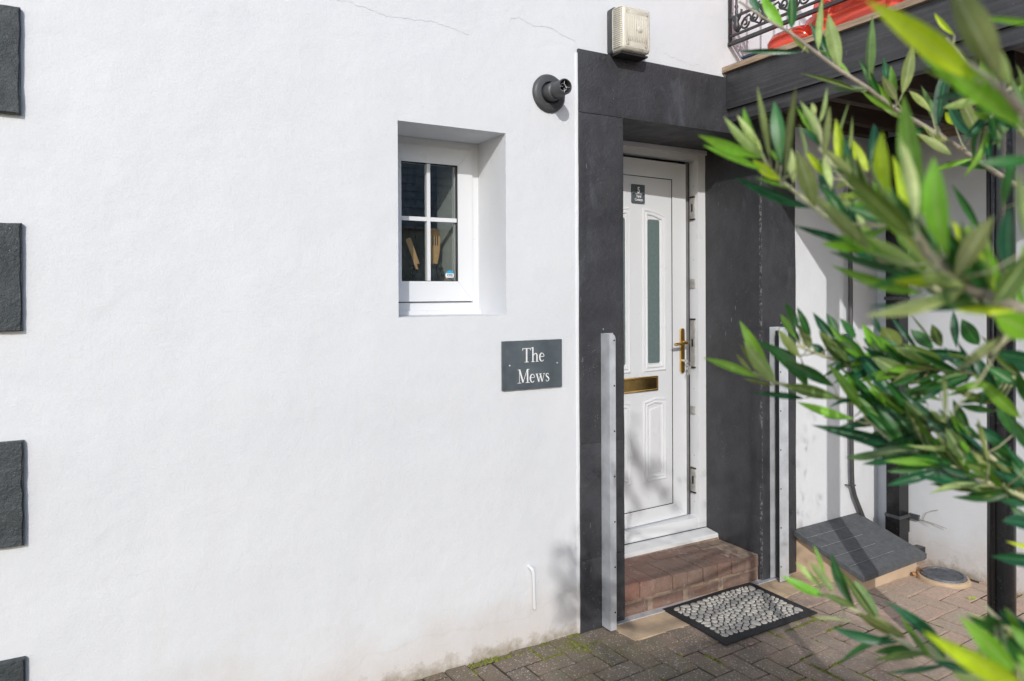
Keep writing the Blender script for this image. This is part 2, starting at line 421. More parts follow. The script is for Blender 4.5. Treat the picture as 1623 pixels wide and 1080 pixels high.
for i in range(-60, 60):
    for j in range(-40, 40):
        for hv in (0, 1):
            cx, cy = i*1 + j*2, -i*1 + j*2
            px, py = (cx+1, cy+.5) if hv == 0 else (cx+2.5, cy+1)
            x, y = px*.1, py*.1
            X = OX + x*math.cos(ANG) - y*math.sin(ANG); Y = OY + x*math.sin(ANG) + y*math.cos(ANG)
            if X < -2.9 or X > 4.15 or Y > .095 or Y < -6.9: continue
            if 2.12 < X < 3.30 and Y > -.13: continue
            a = ANG + (math.pi/2 if hv else 0)
            u_near = .85 < X < 4.12 and Y > -1.35 and (X-.85)*1.0 > (-Y-.9)*1.2-.4
            if u_near and len(near_pavers) < 296:
                o = bpy.data.objects.new('paver', R.choice(paver_mesh)); COL.objects.link(o); o.parent = paving
                o.location = (X, Y, R.uniform(-.005, .002)); o.rotation_euler = (R.uniform(-.022, .022), R.uniform(-.012, .012), a+R.uniform(-.01, .01))
                near_pavers.append(o); paver_edges.append((X, Y, a))
            else:
                vs = bx(far, -.098, .098, -.048, .048, -.05, 0)
                mt = Matrix.Translation((X, Y, R.uniform(-.003, .001))) @ Matrix.Rotation(a, 4, 'Z')
                for v in vs: v.co = mt @ v.co
fo = link('distant_pavers', far, M['paver'], paving); fo['kind'] = 'stuff'

# moss in the joints
bm = bmesh.new()
def clump(x, y, s, h):
    vs = []
    n = 6; c = bm.verts.new((x, y, -.004+h))
    ring = [bm.verts.new((x+math.cos(k*2*math.pi/n)*s*R.uniform(.6, 1.1), y+math.sin(k*2*math.pi/n)*s*R.uniform(.6, 1.1), -.006)) for k in range(n)]
    for k in range(n): bm.faces.new((c, ring[k], ring[(k+1) % n]))
for (X, Y, a) in paver_edges:
    if X > 3.05 and R.random() < .93: continue
    for side in (-1, 1):
        f = noise.noise(Vector((X*2.2, Y*2.2, side*3.1)))
        if f < (-.12 if 2.0 < X < 3.05 and Y < -.38 else .08): continue
        t0 = R.uniform(-.09, .0); t1 = t0 + R.uniform(.03, .15)
        for q in range(int((t1-t0)/(.0010 if 1.9 < X < 3.1 and Y < -.35 else .0026))):
            t = R.uniform(t0, t1); o_ = side*.0495 + R.gauss(0, .0035)
            x = X + t*math.cos(a) - o_*math.sin(a); y = Y + t*math.sin(a) + o_*math.cos(a)
            if y > -.2 and 2.0 < x < 3.4: continue
            clump(x, y, R.uniform(.0022, .0058), R.uniform(.0045, .009))
for q in range(520):
    x = R.uniform(.7, 1.9); y = -abs(R.gauss(0, .012))-.006
    if noise.noise(Vector((x*6, 0, 2))) > .08: clump(x, y, R.uniform(.003, .009), R.uniform(.006, .014))
for q in range(700):
    clump(R.gauss(1.83, .05), R.gauss(-.09, .035), R.uniform(.002, .005), R.uniform(.004, .007))
ms = link('moss', bm, M['moss']); tag(ms, 'bright green moss growing in the joints of the block paving', 'moss', kind='stuff')

bm = bmesh.new()
for q in range(900):
    x = R.uniform(1.0, 4.0); y = -abs(R.gauss(0, .28))-.01 if R.random() < .6 else R.uniform(-1.3, -.02)
    if 2.1 < x < 3.3 and y > -.20: continue
    s_ = R.uniform(.0008, .003); vs = [bm.verts.new((x+s_*a, y+s_*b, .001+s_*c)) for a, b, c in ((-1, -.6, 0), (1, -.8, 0), (.2, 1, 0), (0, 0, 1.1))]
    for f in ((0, 1, 3), (1, 2, 3), (2, 0, 3)): bm.faces.new([vs[i] for i in f])
gr = link('grit', bm, M['concrete']); tag(gr, 'loose grit scattered over the block paving', 'grit', kind='stuff')

# concrete apron in front of the threshold
bm = bmesh.new(); prism(bm, [(2.075, -.19), (2.30, -.195), (2.95, -.22), (3.40, -.17), (3.42, -.03), (3.3, .02), (2.07, .02), (2.06, -.1)], 'z', -.05, .003)
tag(link('concrete_apron', bm, M['concrete'], bev=.003), kind='structure')

# ---- cottage
house = empty('cottage', (1.5, .25, 0), 'white rendered cottage wall with black painted quoins and a black door surround', 'building')
WT = .50                                      # wall thickness
holes = [(1.043, 1.533, 1.455, 2.236), (2.16, 3.088, -.1, 2.372)]
def wall(xs, zs, holes, y0, y1):
    bm = bmesh.new(); V = {}
    def v(x, y, z):
        k = (round(x, 4), round(y, 4), round(z, 4))
        if k not in V: V[k] = bm.verts.new((x, y, z))
        return V[k]
    xs = sorted(xs); zs = sorted(zs)
    def solid(i, j):
        if i < 0 or j < 0 or i >= len(xs)-1 or j >= len(zs)-1: return False
        cx, cz = (xs[i]+xs[i+1])/2, (zs[j]+zs[j+1])/2
        return not any(a < cx < b and c < cz < d for a, b, c, d in holes)
    for i in range(len(xs)-1):
        for j in range(len(zs)-1):
            if not solid(i, j): continue
            a, b, c, d = xs[i], xs[i+1], zs[j], zs[j+1]
            bm.faces.new([v(a, y0, c), v(b, y0, c), v(b, y0, d), v(a, y0, d)])
            bm.faces.new([v(a, y1, c), v(a, y1, d), v(b, y1, d), v(b, y1, c)])
            if not solid(i-1, j): bm.faces.new([v(a, y0, c), v(a, y0, d), v(a, y1, d), v(a, y1, c)])
            if not solid(i+1, j): bm.faces.new([v(b, y0, c), v(b, y1, c), v(b, y1, d), v(b, y0, d)])
            if not solid(i, j-1): bm.faces.new([v(a, y0, c), v(a, y1, c), v(b, y1, c), v(b, y0, c)])
            if not solid(i, j+1): bm.faces.new([v(a, y0, d), v(b, y0, d), v(b, y1, d), v(a, y1, d)])
    return bm
# front wall stops behind the door surround blocks, which make the doorway themselves
bm = wall([-3, 1.043, 1.533, 1.907, 3.357, 4.10], [-.08, 1.455, 2.236, 2.658, 5.2], [holes[0], (1.907, 3.357, -.2, 2.658)], 0, WT)
es = [e for e in bm.edges if all(abs(v.co.y) < 1e-4 and 1.0 < v.co.x < 1.6 and 1.4 < v.co.z < 2.3 for v in e.verts) and len(e.link_faces) == 2 and e.calc_face_angle(0) > 1]
bmesh.ops.bevel(bm, geom=es, offset=.006, segments=3, affect='EDGES')
fw_ = link('front_wall', bm, M['render'], smooth='auto'); adopt(house, fw_)
bm = bmesh.new()                                # raised lip of paint along the surround
pts = [(1.8985 + noise.noise(Vector((0, 0, k*.9)))*.0035, k*.03) for k in range(0, 89)]
for a, b in zip(pts, pts[1:]):
    vs = [bm.verts.new((x, y, z)) for (x0, z) in (a, b) for x, y in ((x0-.006, -.0003), (x0, -.006), (1.909, -.006))]
    bm.faces.new((vs[0], vs[1], vs[4], vs[3])); bm.faces.new((vs[1], vs[2], vs[5], vs[4]))
lp = link('paint_lip', bm, M['render'], smooth=True); adopt(house, lp)
# side wing
side = box('wing_wall', 4.10, 4.45, -2.6, WT, -.08, 5.2, M['render'], bev=.004); adopt(house, side)
# hairline cracks
def crack(pts, w_=.0016):
    bm = bmesh.new(); out = []
    for (a, b) in zip(pts, pts[1:]):
        n_ = max(2, int((Vector(b)-Vector(a)).length/.012))
        for k in range(n_):
            t = k/n_; out.append((a[0]+(b[0]-a[0])*t + R.gauss(0, .0022), a[1]+(b[1]-a[1])*t + R.gauss(0, .0022)))
    out.append(pts[-1])
    L = [(bm.verts.new((x, -.0012, z+w_/2*(.4+R.random()))), bm.verts.new((x, -.0012, z-w_/2*(.4+R.random())))) for x, z in out]
    for a, b in zip(L, L[1:]): bm.faces.new((a[0], a[1], b[1], b[0]))
    o = link('crack', bm, M['crackm']); adopt(house, o)
crack([(.55, 2.70), (.674, 2.660), (.85, 2.668), (1.0, 2.64), (1.20, 2.655), (1.36, 2.63)], .0014)
crack([(1.548, 2.688), (1.556, 2.735), (1.60, 2.742), (1.68, 2.722), (1.75, 2.732), (1.82, 2.712), (1.90, 2.69)], .0024)
crack([(2.42, 2.72), (2.52, 2.705), (2.62, 2.69), (2.66, 2.70)], .0012)
crack([(.66, 1.15), (.67, 1.08), (.655, 1.02), (.61, .95)], .001)
crack([(.0, .62), (.08, .612), (.15, .62)], .001)
# quoins
for (z0, z1) in ((2.11, 2.44), (1.437, 1.772), (.772, 1.097), (.085, .42), (2.78, 3.12)):
    bm = bmesh.new(); n_ = 14
    bx(bm, -.60, -.199, -.024, .0, z0, z1)
    bmesh.ops.subdivide_edges(bm, edges=bm.edges, cuts=9, use_grid_fill=True)
    for v in bm.verts:
        d = noise.noise_vector(v.co*7 + Vector((z0, 3, 1)))*.0022; e = noise.noise_vector(v.co*40)*.0022
        if v.co.y < -.001: v.co += Vector((d.x+e.x, (d.y+e.y)*.6, d.z+e.z))
        cham = R.uniform(.003, .008)
        if v.co.y < -.018:
            if v.co.x > -.205: v.co.x -= cham
            if v.co.z > z1-.004: v.co.z -= cham*.6
            if v.co.z < z0+.004: v.co.z += cham*.6
    q = link('quoin', bm, M['quoin'], smooth='auto'); adopt(house, q)
# door surround: painted stone blocks, faintly jointed
def block(x0, x1, z0, z1, nm='surround_block', y1=.47, y0=-.012):
    bm = bmesh.new(); bx(bm, x0, x1, y0, y1, z0, z1)
    bmesh.ops.subdivide_edges(bm, edges=[e for e in bm.edges if e.calc_length() > .15], cuts=9, use_grid_fill=True)
    for v in bm.verts:
        n_ = noise.noise_vector(v.co*6)*.0028 + noise.noise_vector(v.co*30)*.0012
        n_.z *= .4
        v.co += n_
    o = link(nm, bm, M['black'], bev=.0022, smooth='auto'); adopt(house, o); return o
for x0, x1 in ((1.907, 2.16), (3.088, 3.357)):
    zs = [-.06, .33, .86, 2.371] if x0 < 2 else [-.06, 2.371]
    for a, b in zip(zs, zs[1:]): block(x0, x1, a+.0003, b-.0003)
block(1.907, 3.357, 2.372, 2.658)
# ---- doorstep of brick pavers
step = empty('doorstep', (2.62, .1, 0), 'worn red brick doorstep one course high below the white door', 'doorstep')
ob = [box('mortar_bed', 2.163, 3.085, .018, .46, -.05, .1385, M['mortar'], bev=.004)]
n_ = 9; bw = (3.085-2.163)/n_
def sbrick(x0, x1, y0, y1, z0, z1, tilt=True):
    bm = bmesh.new(); bx(bm, x0+.0024, x1-.0024, y0, y1, z0, z1)
    bmesh.ops.subdivide_edges(bm, edges=bm.edges, cuts=3, use_grid_fill=True)
    for v in bm.verts:
        if tilt: v.co.z += (2.62-v.co.x)*.022*(1 if v.co.z > z0+.02 else 0)
        v.co += noise.noise_vector(v.co*28)*.0022
    return link('brick', bm, M['brick'], bev=.005, smooth='auto')
for k in range(n_):
    a = 2.163+k*bw + (R.uniform(-.003, .003) if k else 0)
    ob.append(sbrick(a, 2.163+(k+1)*bw, .008+R.uniform(-.004, .004), .212, .074+R.uniform(-.002, .002), .147+R.uniform(-.002, .003)))
xs = [2.163, 2.35, 2.55, 2.75, 2.86, 2.96, 3.085]
for a, b in zip(xs, xs[1:]): ob.append(sbrick(a, b, .216, .33, .09, .146+R.uniform(-.002, .002)))
for k, (a, b) in enumerate(((2.163, 2.33), (2.35, 2.56), (2.58, 2.80), (2.82, 3.085))):
    ob.append(sbrick(a+.004, b-.004, .016, .11, .002, .058, False))
adopt(step, *ob)
# ---- threshold strip set flush in the ground
st = box('threshold_strip', 2.10, 3.285, -.032, .006, -.02, .007, M['alu'], bev=.001)
tag(st, 'flat grey metal threshold strip along the foot of the brick step', 'threshold')

# ---- door frame (part of the house) and white sill
bm = bmesh.new()
prism(bm, [(2.16, .17), (2.218, .17), (2.218, 2.372), (2.16, 2.372)], 'y', .40, .47)
prism(bm, [(3.030, .17), (3.088, .17), (3.088, 2.372), (3.030, 2.372)], 'y', .40, .47)
prism(bm, [(2.218, 2.312), (3.030, 2.312), (3.030, 2.372), (2.218, 2.372)], 'y', .402, .47)
prism(bm, [(2.218, .17), (3.030, .17), (3.030, .247), (2.218, .247)], 'y', .402, .47)
prism(bm, [(2.16, 2.345), (3.088, 2.345), (3.088, 2.371), (2.16, 2.371)], 'y', .385, .3995)
fr = link('door_frame', bm, M['upvc'], bev=.003, smooth='auto'); adopt(house, fr)
bm = bmesh.new(); prism(bm, [(.305, .143), (.305, .166), (.312, .171), (.468, .188), (.468, .143)], 'x', 2.162, 3.086)
sl = link('door_sill', bm, M['upvc_dirty'], bev=.002); adopt(house, sl)
sl2 = box('sill_seal', 2.165, 3.084, .298, .306, .14, .150, M['mortar'], bev=.001); adopt(house, sl2)
def keep(z0, z1, w0=.424, w1=.458, mat=None):
    o = box('lock_keep', 3.0235, 3.0299, w0, w1, z0, z1, mat or M['steel'], bev=.001)
    o.parent = fr; o.matrix_parent_inverse = fr.matrix_parent_inverse @ Matrix.Identity(4)
    o.matrix_parent_inverse = (Matrix.Translation(house.location)).inverted() if False else Matrix.Identity(4)
    return o
for z0, z1, k in ((1.974, 2.112, 0), (1.575, 1.63, 1), (1.112, 1.40, 0), (.839, .886, 1), (.381, .531, 0)):
    o = keep(z0, z1)
    if k == 0:
        for zz in (z0+.003, z1-.006):
            c = box('keep_end', 3.0215, 3.0296, .422, .460, zz-.005, zz+.003, M['gasket'], bev=0); c.parent = fr
        c = box('keep_slot', 3.0205, 3.0233, .436, .446, (z0+z1)/2-.022, (z0+z1)/2+.022, M['gasket'], bev=0); c.parent = fr
rb = box('gap_backing', 3.0035, 3.0298, .4775, .53, .20, 2.36, M['gap_backing'], bev=0); rb.parent = fr  # added strip behind the gap; its grey stands in for the shade there
sg_ = box('sill_gasket', 2.163, 3.086, .3965, .3995, .1815, .1845, M['gasket'], bev=0); adopt(house, sg_)
for z in (2.17, 1.74, .99, .60, .33):
    bm = bmesh.new(); lathe(bm, [(.0035, 0), (.003, -.0015), (0, -.002)], (3.0298, .436, z), 'x', 10); c = link('screw', bm, M['steel']); c.parent = fr

# ---- the door leaf, ajar: modelled in its own space, hinged at the left
door = bpy.data.objects.new('door', None); COL.objects.link(door); adopt(house, door)
HX, HY = 2.226, .416; TH = rad(3.3)
DM = Matrix.Translation((HX, HY, 0)) @ Matrix.Rotation(TH, 4, 'Z')
def dpart(o):
    o.data.transform(DM); o.parent = door
    return o
DW = .768; Z0, Z1 = .253, 2.296; PX0, PX1, PZ0, PZ1 = .11, .658, .335, 2.20
bm = bmesh.new()
outer = [(0, Z0), (DW, Z0), (DW, Z1), (0, Z1)]; inner = [(PX0, PZ0), (PX1, PZ0), (PX1, PZ1), (PX0, PZ1)]
for k in range(4):                                    # four mitred rails
    k2 = (k+1) % 4
    a, b, c, d = outer[k], outer[k2], inner[k2], inner[k]
    prism(bm, inset([a, b, c, d], .0004), 'y', 0, .05)
dpart(link('door_sash', bm, M['upvc'], bev=.003, smooth='auto'))
bm = bmesh.new()
for a in (inset(inner, -.001),):
    L0 = [bm.verts.new((p[0], .0012, p[1])) for p in a]; L1 = [bm.verts.new((p[0], .0032, p[1])) for p in inset(a, .0045)]
    for k in range(4): bm.faces.new((L0[k], L0[(k+1)%4], L1[(k+1)%4], L1[k]))
dpart(link('gasket', bm, M['gasket']))
dpart(box('door_panel', PX0+.001, PX1-.001, .0055, .045, PZ0+.001, PZ1-.001, M['upvc'], bev=0))
C0 = .385
def mould(pts, glass=None):
    bm = bmesh.new()
    ring_relief(bm, pts, [(0, 0), (.0025, .006), (.008, .008), (.014, .004), (.020, .004), (.024, .0085), (.030, .007), (.034, .0005)], .0056)
    dpart(link('panel_moulding', bm, M['upvc'], smooth='auto'))
    if glass:
        bm = bmesh.new(); p = glass; a = [bm.verts.new((x, .0048, z)) for x, z in p]; bm.faces.new(a)
        dpart(link('glass_pane', bm, M['frost']))
        bm = bmesh.new(); ring_relief(bm, inset(p, -.004), [(0, .001), (.002, .003), (.005, .0011)], .0056)
        dpart(link('pane_bead', bm, M['upvc']))
for s in (-1, 1):
    def mx(pts):
        pts = [(C0+s*x, z) for x, z in pts]
        return pts if s > 0 else pts[::-1]
    mould(mx([(.047, 1.105), (.222, 1.105), (.222, 1.985), (.135, 2.012), (.047, 2.022)]),
          (lambda q: q if s > 0 else [(2*C0-x, z) for x, z in q][::-1])(rrect(C0+.083, C0+.176, 1.150, 1.962, .012)))
    mould(mx([(.047, .485), (.222, .485), (.222, .945), (.135, .957), (.047, .937)]))
    bm = bmesh.new(); ring_relief(bm, mx([(.092, .53), (.177, .53), (.177, .905), (.092, .895)]), [(0, 0), (.006, .004), (.010, .004)], .0056)
    f = [v for v in bm.verts][-4:]; bm.faces.new(f); dpart(link('raised_field', bm, M['upvc'], smooth='auto'))
# letter plate
lpz0, lpz1, lpx0, lpx1 = 1.000, 1.078, C0-.15, C0+.15
bm = bmesh.new(); prism(bm, [(lpx0, lpz0), (lpx1, lpz0), (lpx1, lpz1), (lpx0, lpz1)], 'y', -.006, .0055)
lpl = dpart(link('letter_plate', bm, M['brassdark'], bev=.003, smooth='auto'))
bm = bmesh.new(); prism(bm, rrect(lpx0+.022, lpx1-.022, lpz0+.016, lpz1-.012, .003), 'y', -.0125, -.0062)
dpart(link('letter_flap', bm, M['brassdark'], bev=.002, smooth='auto'))
bm = bmesh.new(); ring_relief(bm, [(lpx0-.002, lpz0-.002), (lpx1+.002, lpz0-.002), (lpx1+.002, lpz1+.002), (lpx0-.002, lpz1+.002)], [(0, .0), (.001, .0125), (.006, .0135), (.010, .0115)], .0056)
dpart(link('letter_plate_rim', bm, M['brass'], smooth='auto'))
# lever handle
hx = .728
bm = bmesh.new(); prism(bm, rrect(hx-.015, hx+.015, 1.083, 1.342, .0145, 6), 'y', -.012, .0)
dpart(link('handle_plate', bm, M['brass'], bev=.003, smooth='auto'))
bm = bmesh.new()
tube(bm, [(hx, -.010, 1.262), (hx, -.030, 1.262), (hx, -.046, 1.262), (hx-.006, -.056, 1.262), (hx-.02, -.060, 1.261), (hx-.06, -.060, 1.258), (hx-.108, -.058, 1.255), (hx-.114, -.057, 1.255)],
     [.013, .010, .009, .0095, .0095, .0088, .0085, .004], 14)
dpart(link('lever', bm, M['brass'], smooth=True))
bm = bmesh.new(); lathe(bm, [(.0085, 0), (.0085, -.012), (.006, -.014)], (hx, -.012, 1.155), 'y', 16); dpart(link('lock_cylinder', bm, M['steel'], smooth='auto'))
bm = bmesh.new()                                       # keys hanging from the lock
prism(bm, [(hx-.002, 1.147), (hx+.002, 1.147), (hx+.002, 1.163), (hx-.002, 1.163)], 'y', -.048, -.024)
c = (hx+.006, -.050, 1.138)
tube(bm, [(c[0]+.0*0, c[1]+.012*math.cos(a), c[2]+.012*math.sin(a)) for a in [k*math.pi/9 for k in range(19)]], .0011, 6, False)
for dx, zz, t in ((.004, 1.118, .2), (-.004, 1.114, -.15)):
    p0 = Vector((hx+.006+dx, -.052, zz+.006))
    tube(bm, [p0+Vector((0, .009*math.cos(a), .009*math.sin(a)-.006)) for a in [k*math.pi/7 for k in range(15)]], .0022, 6, False)
    tube(bm, [p0+Vector((0, 0, -.014)), p0+Vector((t*.02, .004, -.046))], .0028, 6)
dpart(link('keys', bm, M['steel'], smooth='auto'))
# number plate
npx = C0+.010
bm = bmesh.new(); prism(bm, rrect(npx-.047, npx+.047, 2.048, 2.150, .003, 2), 'y', -.004, .0055)
dpart(link('number_plate', bm, M['slate'], bev=.001))
for dx in (-.036, .036):
    bm = bmesh.new(); lathe(bm, [(.0042, 0), (.0042, -.002), (.002, -.003)], (npx+dx, -.004, 2.097), 'y', 10); dpart(link('screw', bm, M['gasket']))
def text_obj(body, size, sx=1.0, ext=.0006):
    cu = bpy.data.curves.new('lettering', 'FONT'); cu.body = body; cu.size = size; cu.extrude = ext; cu.offset = .0004 if size < .03 else .0009; cu.align_x = 'CENTER'; cu.resolution_u = 3
    tmp = bpy.data.objects.new('lettering', cu); COL.objects.link(tmp)
    dg = bpy.context.evaluated_depsgraph_get(); me = bpy.data.meshes.new_from_object(tmp.evaluated_get(dg))
    bpy.data.objects.remove(tmp); me.transform(Matrix.Rotation(math.pi/2, 4, 'X') @ Matrix.Diagonal((sx, 1, 1, 1)))
    me.materials.clear(); me.materials.append(M['white_txt'])
    o = bpy.data.objects.new('lettering', me); COL.objects.link(o); return o
for body, size, z in (('5', .046, 2.104), ('Yard', .021, 2.078), ('Cottage', .020, 2.060)):
    o = text_obj(body, size, .9); o.data.transform(Matrix.Translation((npx, -.0046, z))); dpart(o)
dpart(box('lettering', npx-.024, npx+.024, -.0052, -.004, 2.0975, 2.0995, M['white_txt'], bev=0))

# ---- window
win = bpy.data.objects.new('window', None); COL.objects.link(win); adopt(house, win)
def wpart(o): o.parent = win; return o
def frame4(bm, x0, x1, z0, z1, t, y0, y1, tb=None):
    tb = tb or t; o_ = [(x0, z0), (x1, z0), (x1, z1), (x0, z1)]; i_ = [(x0+t, z0+tb), (x1-t, z0+tb), (x1-t, z1-t), (x0+t, z1-t)]
    for k in range(4): prism(bm, inset([o_[k], o_[(k+1)%4], i_[(k+1)%4], i_[k]], .0003), 'y', y0, y1)
bm = bmesh.new(); frame4(bm, 1.043, 1.533, 1.470, 2.236, .036, .262, .33, .04)
wpart(link('window_frame', bm, M['upvc'], bev=.003, smooth='auto'))
bm = bmesh.new(); frame4(bm, 1.079, 1.497, 1.514, 2.200, .074, .248, .30, .09)
wpart(link('window_sash', bm, M['upvc'], bev=.005, smooth='auto'))
bm = bmesh.new(); ring_relief(bm, [(1.148, 1.600), (1.428, 1.600), (1.428, 2.131), (1.148, 2.131)], [(0, .004), (.006, .0), (.0065, -.02)], .252)
wpart(link('glazing_bead', bm, M['gasket'], smooth='auto'))
wpart(box('glass_pane', 1.150, 1.426, .266, .270, 1.602, 2.129, M['glass'], bev=0))
wpart(box('muntin', 1.276, 1.292, .256, .282, 1.605, 2.128, M['upvc'], bev=.002))
wpart(box('muntin', 1.156, 1.2755, .257, .281, 1.870, 1.888, M['upvc'], bev=.002))
wpart(box('muntin', 1.2925, 1.421, .257, .281, 1.870, 1.888, M['upvc'], bev=.002))
wpart(box('spacer_bar', 1.4155, 1.4225, .272, .286, 1.604, 2.127, M['alu'], bev=0))
wpart(box('window_sill', 1.044, 1.532, .2345, .2615, 1.4555, 1.4745, M['upvc'], bev=.003))
bm = bmesh.new()                                       # round sticker in the corner of the pane
lathe(bm, [(.021, 0), (0, -.0006)], (1.389, .2655, 1.632), 'y', 24); wpart(link('sticker', bm, M['white_txt']))
bm = bmesh.new(); pts = [(1.389+.0215*math.cos(a), 1.632+.0215*math.sin(a)) for a in [rad(25+13*k) for k in range(11)]]; prism(bm, pts, 'y', .2632, .2645)
wpart(link('sticker_band', bm, M['blue_label']))
bm = bmesh.new(); pts = [(1.389+.020*math.cos(a), 1.632+.020*math.sin(a)) for a in [rad(215+11*k) for k in range(11)]]; prism(bm, pts, 'y', .2634, .2643)
wpart(link('sticker_band', bm, M['slate']))
o = text_obj('CO2', .015, .9, .0003); o.data.materials.clear(); o.data.materials.append(M['slate']); o.data.transform(Matrix.Translation((1.389, .2640, 1.627))); wpart(o)
# rooms behind, so that nothing is hollow
def room(name, x0, x1, y0, y1, z0, z1, mat):
    bm = bmesh.new(); vs = bx(bm, x0, x1, y0, y1, z0, z1); bm.faces.ensure_lookup_table()
    fr_ = [f for f in bm.faces if all(abs(v.co.y-y0) < 1e-5 for v in f.verts)]; bmesh.ops.delete(bm, geom=fr_, context='FACES_ONLY')
    o = link(name, bm, mat); adopt(house, o); return o
room('kitchen_interior', .2, 1.8, WT+.001, 2.4, .9, 2.6, M['kitchen'])
room('hall_interior', 1.85, 3.6, .4705, 2.2, -.02, 2.66, M['plaster'])
ip = box('inner_reveal', 1.432, 1.5325, .3305, .4995, 1.456, 2.235, M['plaster'], bev=0); adopt(house, ip)
isl = box('inner_sill', .95, 1.60, .345, .62, 1.536, 1.561, M['plaster'], bev=.003); adopt(house, isl)

# pot with utensils on the inner sill
pot = empty('utensil_pot', (1.330, .388, 1.562), 'glossy black crock on the inner window sill holding wooden spatulas', 'pot')
bm = bmesh.new(); lathe(bm, [(.058, 0), (.064, .01), (.066, .06), (.064, .085), (.056, .098), (.061, .112), (.063, .122), (.057, .124), (.05, .10)], (1.330, .388, 1.562), 'z', 28)
b1 = link('crock', bm, M['pot'], smooth=True)
bm = bmesh.new()
for s in (-1, 1): tube(bm, [(1.330+s*.052, .388, 1.672), (1.330+s*.076, .388, 1.668), (1.330+s*.080, .388, 1.645), (1.330+s*.063, .388, 1.625)], .006, 8)
b2 = link('handle', bm, M['pot'], smooth=True); adopt(pot, b1, b2)
sp = empty('wooden_spatula', (1.375, .425, 1.66), 'slotted wooden spatula with a curved head standing in the black crock', 'spatula')
def slat(pts, y0, y1):
    bm = bmesh.new(); prism(bm, pts, 'y', y0, y1); return bm
o1 = link('blade', slat([(1.338, 1.66), (1.360, 1.66), (1.377, 1.73), (1.382, 1.80), (1.376, 1.845), (1.334, 1.849), (1.330, 1.78)], .352, .360), M['spatula'], bev=.002)
adopt(sp, o1)
for k in range(3):
    o = box('slot', 1.344+k*.011, 1.348+k*.011, .3505, .3525, 1.770, 1.815, M['gasket'], bev=0); adopt(sp, o)
sp2 = link('wooden_stirrer', slat([(1.268, 1.66), (1.294, 1.66), (1.246, 1.792), (1.240, 1.804), (1.221, 1.797), (1.220, 1.787)], .365, .373), M['spatula'], bev=.002)
tag(sp2, 'plain wooden stirrer leaning left out of the black crock', 'stirrer')

# ------------------------------------------------------------------ things on the walls
# bulkhead light above the lintel
lt = empty('wall_light', (2.165, 0, 2.76), 'old square bulkhead wall light with yellowed ribbed lens above the black lintel', 'wall light')
bm = bmesh.new(); prism(bm, rrect(2.078, 2.262, 2.652, 2.872, .02, 4), 'y', -.034, 0)
a = link('base', bm, M['slatepipe'], bev=.004, smooth='auto')
bm = bmesh.new(); out = rrect(2.081, 2.259, 2.655, 2.869, .022, 5)
loops = []
for d, h in ((0, .034), (.001, .045), (.004, .090), (.010, .100), (.020, .1045), (.034, .106)):
    loops.append([bm.verts.new((p[0], -h, p[1])) for p in inset(out, d)])
for A_, B_ in zip(loops, loops[1:]):
    for k in range(len(A_)): bm.faces.new((A_[k], A_[(k+1) % len(A_)], B_[(k+1) % len(A_)], B_[k]))
for t_, h in ((.8, .107), (.55, .108), (.3, .1085), (.12, .109)):
    L0 = loops[-1]; loops.append([bm.verts.new((2.17+(v.co.x-2.17)*(.8 if t_ == .8 else .65), -h, 2.762+(v.co.z-2.762)*(.8 if t_ == .8 else .65))) for v in L0])
    for k in range(len(L0)): bm.faces.new((L0[k], L0[(k+1) % len(L0)], loops[-1][(k+1) % len(L0)], loops[-1][k]))
bm.faces.new(loops[-1])
b = link('lens', bm, M['lens'], smooth='auto')
bm = bmesh.new()                                       # moulded ribs of the lens
for k in range(20):
    z = 2.675+k*.0094; tube(bm, [(2.0812, -.044, z), (2.0832, -.088, z), (2.0895, -.099, z)], .0026, 6)
for k in range(11):
    x = 2.118+k*.0104
    tube(bm, [(x, -.1055, 2.700), (x, -.1075, 2.73), (x, -.1075, 2.80), (x, -.1055, 2.826)], .0030, 6)
for k in range(6):
    d = .012+k*.0045; pts = inset(out, d+.006); z_ = -.1035-.0006*k
    tube(bm, [(p[0], z_, p[1]) for p in pts+pts[:1]], .0012, 5, False)
c = link('lens_ribs', bm, M['lens'], smooth=True)
bm = bmesh.new(); lathe(bm, [(.018, 0), (.017, .006), (.011, .010), (0, .011)], (2.183, -.1035, 2.76), 'y', 20)
for v in bm.verts: v.co.y = -.1035*2 - v.co.y
d = link('boss', bm, M['lens'], smooth=True)
e = box('drip_lip', 2.09, 2.25, -.085, -.02, 2.646, 2.654, M['gasket'], bev=.002)
adopt(lt, a, b, c, d, e)

# boiler flue
fl = empty('boiler_flue', (1.752, 0, 2.434), 'dark grey round boiler flue with wall collar sticking out left of the door surround', 'flue')
bm = bmesh.new(); lathe(bm, [(.084, 0), (.085, -.006), (.080, -.014), (.070, -.019), (.050, -.021), (.049, -.006), (.02, -.005)], (1.752, 0, 2.434), 'y', 40)
a = link('collar', bm, M['slatepipe'], smooth='auto')
bm = bmesh.new(); lathe(bm, [(.040, .01), (.040, -.055), (.0385, -.060), (.0315, -.064), (.031, -.070), (.0335, -.072), (.0335, -.135), (.0315, -.138), (.0285, -.137), (.0275, -.05), (.0, -.05)], (1.752, 0, 2.434), 'y', 32)
b = link('flue_pipe', bm, M['slatepipe'], smooth='auto')
bm = bmesh.new()
tube(bm, [(1.752+.016*math.cos(t), -.118, 2.434+.016*math.sin(t)) for t in [k*math.pi/10 for k in range(21)]], .0015, 6, False)
for k in range(4):
    t = k*math.pi/2; tube(bm, [(1.752+.005*math.cos(t), -.125, 2.434+.005*math.sin(t)), (1.752+.028*math.cos(t), -.128, 2.434+.028*math.sin(t))], .0014, 6)
c = link('terminal_guard', bm, M['alu'], smooth=True); adopt(fl, a, b, c)

